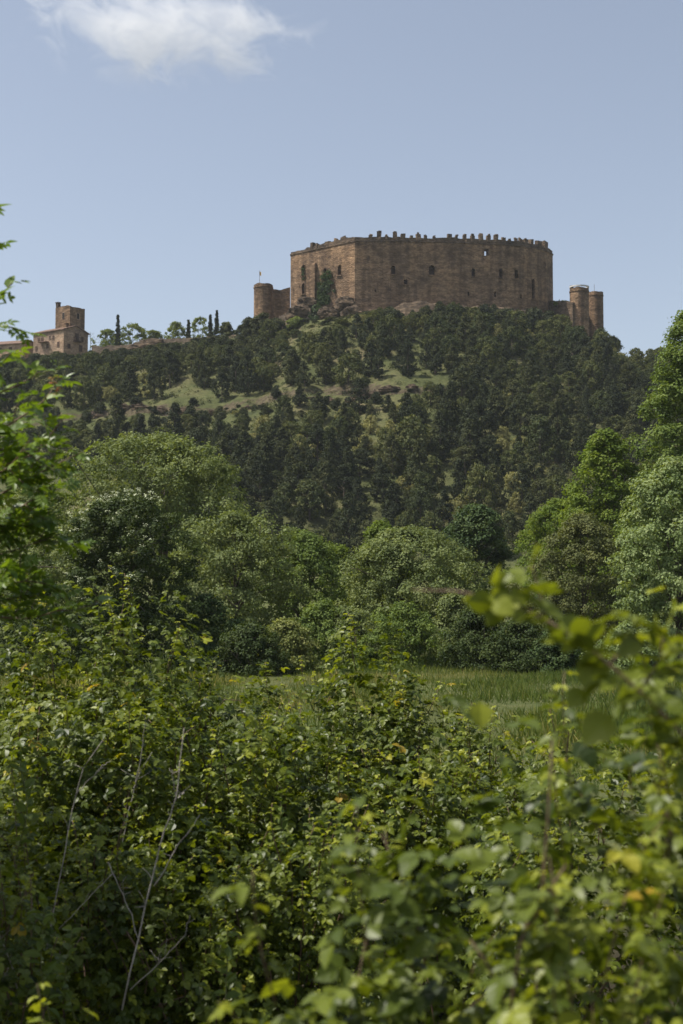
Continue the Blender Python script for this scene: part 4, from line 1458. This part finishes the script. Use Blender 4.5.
BU = [  # px, top py, Y, rx, ry, leaves, label
    (-5, 606, 8.6, .62, .6, 1500, 'bramble mound under the leafy sapling at the meadow side'),
    (75, 622, 8.2, .55, .6, 1700, 'bright-topped bramble mound in front of the pale-flecked elder'),
    (150, 630, 8.3, .52, .6, 1700, 'bramble mound with upright young shoots in front of the willow'),
    (225, 650, 8.4, .5, .55, 1500, 'bramble mound sloping down towards the gap with meadow behind'),
    (300, 688, 8.8, .5, .55, 1300, 'lowest bramble mound, the meadow showing just above it'),
    (372, 640, 8.8, .40, .5, 1500, 'pointed bramble mound in front of the sallow'),
    (432, 676, 8.6, .46, .5, 1400, 'bramble mound stepping down beside the open meadow'),
    (500, 728, 8.2, .5, .5, 1200, 'low bramble mound half hidden by the blurred near leaves'),
    (30, 712, 6.7, .5, .55, 1700, 'shaded bramble bush behind the bare dead stems, at the picture edge'),
    (125, 716, 6.8, .48, .55, 1700, 'shaded bramble bush directly behind the tall dead stem'),
    (225, 722, 6.9, .48, .5, 1700, 'bramble bush with yellowing leaves beside the dead stems'),
    (320, 738, 7.0, .48, .5, 1700, 'dark glossy bramble bush below the lowest mound'),
    (412, 748, 7.0, .46, .5, 1600, 'dense glossy bramble bush below the pointed mound'),
    (70, 830, 5.6, .46, .4, 1300, 'dim tangled bramble bush low behind the forked dead stem'),
    (190, 846, 5.6, .46, .4, 1300, 'dim bramble bush in the deep shade by the near blurred sprig'),
    (300, 838, 5.7, .44, .4, 1300, 'dim bramble bush just behind the blurred near leaves'),
    (585, 752, 6.2, .6, .5, 1200, 'bramble bush seen only through gaps in the blurred near leaves'),
    (-20, 900, 4.7, .4, .35, 900, 'weedy bramble at the bottom corner'),
]
for k, (px, top, Y, rx, ry, n, lb) in enumerate(BU):
    rgk = np.random.default_rng(900 + k)
    bramble(lb, xpx(px, Y), Y, rx, ry, zpx(top, Y) + (0.06 if px < 190 or Y < 8 or 350 < px < 400 else -0.03), n, rgk, size=0.038 if Y > 6 else 0.03, dens=2.1, shoots=70)

# unseen tree, added so its crown shades the near corner of the thicket
tree('shade_tree', 'unseen tree added beside the thicket to shade its near corner', 'tree', (-3.2, 4.8, float(H(-3.2, 4.8))), 4.6, 3.1, 'dome', M['mid'], np.random.default_rng(36), clumps=240, per=70, size=0.09, rc=0.3, trunk=0.09, limbs=14, z0=1.2)

# blurred near brambles, a metre or two from the lens
NB = [(610, 742, 2.05, .16, .2, 330, 'blurred near bramble with large yellow-green leaves, tallest of the near leaves'),
      (470, 800, 2.0, .15, .2, 330, 'blurred near bramble in the middle of the near leaves'),
      (680, 700, 1.9, .10, .2, 230, 'blurred near bramble at the picture edge under the arching cane'),
      (390, 872, 1.9, .13, .18, 280, 'blurred near bramble lowest along the edge of the near leaves'),
      (560, 870, 1.7, .16, .18, 330, 'blurred near bramble filling the bottom corner closest to the lens'),
      (325, 925, 1.8, .11, .15, 220, 'blurred near bramble between the small sprig and the lowest near bramble'),
      (265, 940, 1.75, .06, .12, 70, 'small blurred yellow-green sprig low beside the dead stems')]
for k, (px, top, Y, rx, ry, n, lb) in enumerate(NB):
    rgk = np.random.default_rng(950 + k)
    bramble(lb, xpx(px, Y), Y, rx, ry, zpx(top, Y) + 0.03, n, rgk, size=0.030, canes=6, shoots=36, tint0=0.46, group='blurred near brambles', shell=0.3, stemr=0.0022, tmpls=BRAMBLE_T[:5], dens=3.9)


def leafy_branch(lm, cm, pts, r0, r1, rg, step, size, tmpls, tint, start=0.15, spread=0.9, org=np.zeros(3)):
    P = np.asarray(pts, float) - org
    seg = np.r_[0, np.cumsum(np.linalg.norm(np.diff(P, axis=0), axis=1))]
    L = seg[-1]
    # smooth
    tt = np.linspace(0, L, max(10, 4 * len(P)))
    S = np.stack([np.interp(tt, seg, P[:, k]) for k in range(3)], 1)
    for _ in range(2):
        S[1:-1] = (S[:-2] + 2 * S[1:-1] + S[2:]) / 4
    cm.tube(S, np.linspace(r0, r1, len(S)), 6)
    m = int(L / step)
    s = np.linspace(start * L, L, m)
    pp = np.stack([np.interp(s, tt, S[:, k]) for k in range(3)], 1)
    T_ = np.stack([np.interp(s, tt, np.gradient(S[:, k])) for k in range(3)], 1)
    T_ /= np.linalg.norm(T_, axis=1, keepdims=True)
    az = np.arange(m) * 2.4 + rg.random() * 6
    side = np.cross(T_, np.array([0, 0, 1.0]) + rg.normal(size=(m, 3)) * 0.1)
    side /= np.linalg.norm(side, axis=1, keepdims=True)
    up = np.cross(side, T_)
    out = side * np.cos(az)[:, None] * spread + up * np.sin(az)[:, None] * spread * 0.7 + T_ * 0.7
    nr_ = np.array([0, 0, 0.8]) + rg.normal(size=(m, 3)) * 0.45 + up * 0.3
    pick_inst(lm, rg, tmpls, nr_, out, size * rg.uniform(0.7, 1.2, m), pp, np.clip(tint + rg.normal(size=m) * 0.12, 0, 0.9))


# the arching cane across the meadow
rgc = np.random.default_rng(61)
YC = 1.55
cbase = np.array([xpx(760, YC), YC, float(H(0.4, YC))])
ac = thing('arching_cane', 'blurred bramble cane arching across in front of the meadow with big drooping leaves', 'branch', cbase)
lm, cm = MB(), MB()
pts = [at(px, py, Y) for px, py, Y in ((760, 1000, 1.5), (735, 830, 1.5), (700, 752, 1.5), (655, 706, 1.5), (610, 664, 1.5), (570, 634, 1.52), (530, 610, 1.54), (495, 598, 1.56), (455, 591, 1.6), (412, 590, 1.62))]
seg = np.array(pts)
leafy_branch(lm, cm, pts[:8], 0.0028, 0.0014, rgc, 0.011, 0.028, BRAMBLE_T[:5], 0.6, 0.2, org=cbase)
cm.tube(np.array(pts[7:]) - cbase, [0.0014, 0.0014, 0.0010], 6)
for side_pts in ([(545, 618), (540, 592), (532, 566)], [(610, 664), (622, 650), (640, 618)], [(640, 690), (660, 660), (664, 628)], [(575, 636), (590, 625), (607, 634)]):
    leafy_branch(lm, cm, [at(a, b, YC) for a, b in side_pts], 0.0018, 0.001, rgc, 0.009, 0.027, BRAMBLE_T[:5], 0.68, 0.2, org=cbase)
# large single leaves seen flat on
for (px, py, s, t_) in ((600, 655, 0.042, 0.7), (612, 715, 0.045, 0.7), (480, 702, 0.03, 0.85), (494, 600, 0.028, 0.75), (520, 600, 0.022, 0.8), (560, 618, 0.03, 0.6), (585, 690, 0.028, 0.65), (640, 640, 0.03, 0.6), (655, 720, 0.03, 0.5)):
    p = at(px, py, YC - 0.02) - cbase
    pick_inst(lm, rgc, [leaflet(0.85, 0.08, 0.15)], np.array([[rgc.normal() * .3, -0.9, 0.5]]), np.array([[rgc.normal() * 0.8, -0.2, -0.6]]), np.array([s]), p[None], np.array([t_]))
lm.build('foliage', M['bramble'], ac)
cm.build('cane', M['cane'], ac, smooth=True)

# bare reddish canes inside the near brambles
rc_ = MB()
b0 = at(500, 1080, 1.62)
for path in ([(500, 1080), (520, 945), (543, 880), (548, 820), (552, 740)], [(528, 930), (556, 880), (566, 865)], [(505, 1000), (485, 960), (470, 940)]):
    rc_.tube(np.array([at(a, b, 1.62) for a, b in path]) - b0, np.linspace(0.0024, 0.0012, len(path)), 6)
o = rc_.build('bramble_cane', M['cane'], None, smooth=True, loc=b0)
tag(o, 'bare reddish cane standing up through the blurred near brambles', 'branch')

# bleached dead stems
def dead(label, Y, paths, r):
    m_ = MB()
    o0 = at(*paths[0][0], Y)
    r = r * 0.72
    rgd = np.random.default_rng(int(paths[0][0][0]))
    for path in paths:
        P = np.array([at(a, b, Y + rgd.normal() * 0.02) for a, b in path]) - o0
        tt = np.linspace(0, 1, 14)
        S = np.stack([np.interp(tt, np.linspace(0, 1, len(P)), P[:, k]) for k in range(3)], 1)
        S[1:-1] = (S[:-2] + 2 * S[1:-1] + S[2:]) / 4
        S[1:-1] += rgd.normal(size=(12, 3)) * 0.0022
        m_.tube(S, np.linspace(r, r * 0.55, 14) * (1 if path is paths[0] else 0.75), 7)
        for _ in range(5 if path is paths[0] else 2):
            k_ = rgd.integers(3, 12)
            d_ = rgd.normal(size=3) * np.array([1, 0.5, 0.6]) + np.array([0, 0, 0.9])
            d_ *= rgd.uniform(0.02, 0.075) / np.linalg.norm(d_)
            m_.tube([S[k_], S[k_] + d_ * 0.5 + rgd.normal(size=3) * 0.003, S[k_] + d_], [r * 0.5, r * 0.38, r * 0.2], 5)
    o = m_.build('dead_stem', M['deadwood'], None, smooth=True, loc=o0)
    tag(o, label, 'stem', 'bare dead stems in the shade')


dead('tall pale dead stem forking twice, longest bare stem in the thicket', 4.75, [[(122, 1010), (138, 938), (152, 888), (163, 830), (172, 812), (177, 795), (180, 760), (184, 728)], [(154, 886), (176, 848), (200, 815)], [(176, 800), (173, 780), (172, 770)], [(178, 798), (184, 792)]], 0.0042)
dead('thin dead stem bent sideways across the shade, low by the forked dead stem', 4.8, [[(130, 990), (160, 962), (185, 935), (190, 915)], [(160, 962), (150, 950)]], 0.0026)
dead('dead stem crossing to the foot of the forked dead stem from a leafy knot', 4.9, [[(138, 938), (128, 905), (114, 876), (108, 862)], [(112, 874), (92, 894), (72, 916), (54, 934)]], 0.0028)
dead('slim grey dead stem rising straight behind the leafy knot', 5.1, [[(44, 965), (56, 900), (66, 845), (76, 795), (84, 765), (104, 738)], [(76, 795), (98, 770), (112, 760)]], 0.0034)
dead('short upright dead twig at the picture edge', 4.6, [[(18, 990), (6, 950), (-4, 930)], [(10, 962), (2, 980)]], 0.003)
dead('grey dead stem with a broken tip standing beside the yellowing leaves', 5.6, [[(118, 860), (134, 790), (143, 745), (145, 715)], [(134, 790), (140, 772), (152, 752)]], 0.003)

# upright weeds in the shade
def weed(label, px, base, top, Y, seed):
    rgw = np.random.default_rng(seed)
    b = at(px, base, Y)
    root = thing('tall_weed', label, 'plant', b, 'tall weeds in the thicket')
    lm, cm = MB(), MB()
    e = at(px + rgw.uniform(-6, 6), top, Y)
    leafy_branch(lm, cm, [b, (b + e) / 2 + np.r_[rgw.normal(size=2) * 0.02, 0], e], 0.003, 0.0012, rgw, 0.013, 0.05, SIMPLE_T[2:], 0.55, 0.1, 1.2, org=b)
    lm.build('foliage', M['weed'], root)
    cm.build('stem', M['greencane'], root)


for k, (px, base, top, Y, lb) in enumerate([(290, 860, 770, 6.0, 'tall weed in front of the dark glossy bramble, beside the near leaves'), (225, 1010, 925, 4.7, 'leafy weed low between the bent dead stem and the blurred sprig'), (75, 1020, 930, 4.5, 'leafy weed at the foot of the crossing dead stems'),
                                            (102, 690, 606, 7.6, 'thin upright shoot standing out above the thicket by the elder'), (135, 690, 612, 7.8, 'second thin upright shoot above the thicket, in front of the willow'), (15, 860, 760, 5.2, 'tall weed at the picture edge behind the short dead twig'), (50, 1020, 905, 4.4, 'bushy weed in the bottom corner')]):
    weed(lb, px, base, top, Y, 400 + k)

# blurred yellowish sprig in the bottom corner
bramble('blurred reddish-yellow sprig in the bottom corner near the dead stems', xpx(58, 2.6), 2.6, .07, .1, zpx(950, 2.6), 120, np.random.default_rng(990), size=0.03, canes=1, shoots=14, dens=1.5, tint0=0.6, group='blurred near brambles', stemr=0.0025, tmpls=BRAMBLE_T[:5])

# ------------------------------------------------------------------ leafy sapling entering at the edge
rga = np.random.default_rng(71)
YS = 4.0
sbase = np.array([xpx(-95, YS), YS, float(H(-1, YS))])
sap = thing('sapling', 'leafy sapling with small pointed leaves and reddish tips reaching in at the edge', 'tree', sbase)
lm, cm = MB(), MB()
trunk_pts = [sbase, at(-90, 700, YS), at(-70, 560, YS), at(-62, 430, YS), at(-50, 300, YS), at(-30, 210, YS)]
cm.tube(np.array(trunk_pts) - sbase, np.linspace(0.016, 0.004, len(trunk_pts)), 8)
BRN = [[(-60, 420), (-20, 400), (20, 385), (40, 372)], [(-50, 330), (-15, 315), (12, 283)], [(-50, 330), (-20, 330), (4, 325), (26, 332)], [(-60, 470), (-10, 470), (35, 455), (62, 420)], [(-66, 520), (-10, 500), (45, 470), (82, 452)],
       [(-70, 560), (-10, 530), (30, 500), (62, 488)], [(-75, 590), (-15, 560), (30, 545), (58, 535)], [(-75, 600), (-20, 590), (25, 580), (50, 585)], [(-60, 440), (0, 430), (25, 415), (48, 398), (58, 378)], [(-75, 620), (-20, 615), (30, 620), (70, 606)],
       [(-66, 500), (-20, 480), (8, 470), (30, 440)], [(-70, 540), (-30, 530), (0, 540), (20, 560)], [(-50, 380), (-20, 372), (0, 365), (14, 350)], [(-40, 250), (-18, 252), (0, 247)], [(-35, 220), (-15, 212), (0, 207)], [(-75, 610), (-30, 575), (10, 520), (40, 505)],
       [(-66, 510), (-20, 520), (20, 530), (42, 520)], [(-62, 450), (-25, 445), (5, 450), (22, 470)], [(-75, 600), (-25, 600), (0, 600), (35, 596)]]
for k, br in enumerate(BRN):
    dz = rga.uniform(-0.25, 0.25)
    P = [at(a, b, YS + dz * i / 3) for i, (a, b) in enumerate(br)]
    leafy_branch(lm, cm, P, 0.005, 0.0014, rga, 0.021 if k not in (0, 1, 2, 12, 13, 14) else 0.03, 0.06 if k not in (1, 2, 13, 14) else 0.05, PINN_T + SIMPLE_T[:1], 0.62, 0.5 if k in (1, 2, 12, 13, 14) else 0.25, org=sbase)
    # twigs
    for _ in range(0 if k in (1, 2, 12, 13, 14) else 1 if k in (0, 8) else 4):
        s = rga.uniform(0.35, 0.9)
        a = np.array([np.interp(s, np.linspace(0, 1, len(P)), np.array(P)[:, q]) for q in range(3)])
        b = a + np.array([rga.uniform(0.0, 0.12), rga.normal() * 0.08, rga.uniform(-0.07, 0.12)])
        leafy_branch(lm, cm, [a, (a + b) / 2 + rga.normal(size=3) * 0.01, b], 0.0018, 0.0008, rga, 0.018, 0.052, PINN_T + SIMPLE_T[:1], 0.6, 0.15, org=sbase)
# the bright open leaf and the reddish tip against the hill
for (px, py, dx, dz, s) in ((32, 368, 0.2, 0.45, .036), (32, 368, 0.9, 0.05, .04), (32, 369, 0.15, -0.9, .028), (32, 368, -0.5, 0.3, .022)):
    pick_inst(lm, rga, [leaflet(0.5, 0.06, 0.1)], np.array([[0.1, -0.8, 0.5]]), np.array([[dx, 0, dz]]), np.array([s]), (at(px, py, YS - 0.1) - sbase)[None], np.array([0.84]))
for _ in range(34):
    px, py = rga.normal(57, 3.2), rga.uniform(362, 396)
    pick_inst(lm, rga, [leaflet(0.34, 0.06, 0.1)], np.array([[rga.normal() * .4, -0.7, 0.6]]), np.array([[rga.normal() * 0.8, 0, rga.uniform(0, 1)]]), np.array([rga.uniform(0.012, 0.02)]), (at(px, py, YS) - sbase)[None], np.array([rga.choice([0.98, 1.0, 0.86, 0.93])]))
lm.build('foliage', M['ash'], sap)
cm.build('branches', M['cane'], sap, smooth=True)

# ------------------------------------------------------------------ cloud: a thin sunlit wisp
def cloud():
    m, t, out = nt('cloud_vapour')
    L = t.links.new
    tc = N(t, 'ShaderNodeTexCoord')
    mp = N(t, 'ShaderNodeMapping')
    mp.inputs['Scale'].default_value = (0.011, 0.011, 0.017)
    L(tc.outputs['Object'], mp.inputs['Vector'])
    no = N(t, 'ShaderNodeTexNoise', Scale=1.0, Detail=8.0, Roughness=0.68)
    no.inputs['Distortion'].default_value = 0.8
    L(mp.outputs[0], no.inputs['Vector'])
    # fall-off towards the rim of the body
    ln = N(t, 'ShaderNodeVectorMath', operation='MULTIPLY')
    ln.inputs[1].default_value = (1 / 480, 1 / 160, 1 / 200)
    L(tc.outputs['Object'], ln.inputs[0])
    le = N(t, 'ShaderNodeVectorMath', operation='LENGTH')
    L(ln.outputs[0], le.inputs[0])
    fall = N(t, 'ShaderNodeMapRange')
    fall.inputs[1].default_value = 0.2
    fall.inputs[2].default_value = 1.0
    fall.inputs[3].default_value = 0.16
    fall.inputs[4].default_value = -0.34
    L(le.outputs['Value'], fall.inputs[0])
    ad = N(t, 'ShaderNodeMath', operation='ADD')
    L(no.outputs['Fac'], ad.inputs[0])
    L(fall.outputs[0], ad.inputs[1])
    mr = N(t, 'ShaderNodeMapRange')
    mr.inputs[1].default_value = 0.50
    mr.inputs[2].default_value = 0.70
    mr.inputs[3].default_value = 0.0
    mr.inputs[4].default_value = 0.013
    L(ad.outputs[0], mr.inputs[0])
    pv = N(t, 'ShaderNodeVolumePrincipled')
    pv.inputs['Color'].default_value = (0.97, 0.97, 0.98, 1)
    pv.inputs['Anisotropy'].default_value = 0.35
    L(mr.outputs[0], pv.inputs['Density'])
    L(pv.outputs[0], out.inputs['Volume'])
    Yc = 2600
    c = at(162, 26, Yc)
    o = rock('cloud', 'thin white wisp of cloud high above the village', c[0], c[1], c[2], (480, 160, 200), 3.1, m, 'cloud')
    o.rotation_euler = (0, rad(6), 0)
    o['kind'] = 'stuff'
    return o


cloud()

# air between the lens and the hill
m, t_, out_ = nt('thin_haze')
pv = N(t_, 'ShaderNodeVolumePrincipled')
pv.inputs['Color'].default_value = (0.86, 0.92, 1.0, 1)
pv.inputs['Density'].default_value = 0.00010
pv.inputs['Anisotropy'].default_value = 0.0
t_.links.new(pv.outputs[0], out_.inputs['Volume'])
hz = MB()
hz.box((0, 300, 60), (900, 800, 130))
o = hz.build('haze', m)
tag(o, 'thin pale summer haze in the air over the valley', 'haze', kind='stuff')

# ------------------------------------------------------------------ light, sky, camera
EL, AZ = 60.0, -95.0      # sun height; bearing from straight ahead, clockwise
w = bpy.data.worlds.new('World')
sc.world = w
w.use_nodes = True
t = w.node_tree
bg = t.nodes['Background']
sky = t.nodes.new('ShaderNodeTexSky')
sky.sky_type = 'NISHITA'
sky.sun_disc = False
sky.sun_elevation = rad(EL)
sky.sun_rotation = rad(AZ)
sky.altitude = 900
sky.air_density = 1.0
sky.dust_density = 4.0
sky.ozone_density = 1.5
hs = t.nodes.new('ShaderNodeHueSaturation')
hs.inputs['Saturation'].default_value = 0.66
hs.inputs['Hue'].default_value = 0.4985
t.links.new(sky.outputs[0], hs.inputs['Color'])
t.links.new(hs.outputs[0], bg.inputs['Color'])
bg.inputs['Strength'].default_value = 0.128
sd = bpy.data.lights.new('sun', 'SUN')
sd.energy = 5.0
sd.angle = rad(0.53)
sd.color = (1.0, 0.955, 0.88)
so = bpy.data.objects.new('sun', sd)
COL.objects.link(so)
from mathutils import Vector
dirv = Vector((math.sin(rad(AZ)) * math.cos(rad(EL)), math.cos(rad(AZ)) * math.cos(rad(EL)), math.sin(rad(EL))))
so.rotation_euler = dirv.to_track_quat('Z', 'Y').to_euler()
so.location = (-40, 0, 90)

cam = bpy.data.cameras.new('camera')
cam.sensor_fit = 'VERTICAL'
cam.sensor_height = 36
cam.lens = 50
cam.clip_start = 0.05
cam.clip_end = 9000
co = bpy.data.objects.new('camera', cam)
COL.objects.link(co)
co.location = (0, 0, CZ)
co.rotation_euler = (PI / 2 + PITCH, 0, 0)
cam.dof.use_dof = True
cam.dof.focus_distance = 20.0
cam.dof.aperture_fstop = 0.05 / 0.0075
sc.camera = co
sc.view_settings.view_transform = 'Standard'
sc.view_settings.look = 'None'
sc.view_settings.exposure = 0.31
sc.view_settings.gamma = 1
sc.view_settings.use_curve_mapping = False
cy = sc.cycles
cy.use_denoising = True
cy.max_bounces = 8
cy.diffuse_bounces = 3
cy.glossy_bounces = 2
cy.transmission_bounces = 4
cy.volume_bounces = 3
cy.transparent_max_bounces = 8
cy.sample_clamp_indirect = 6
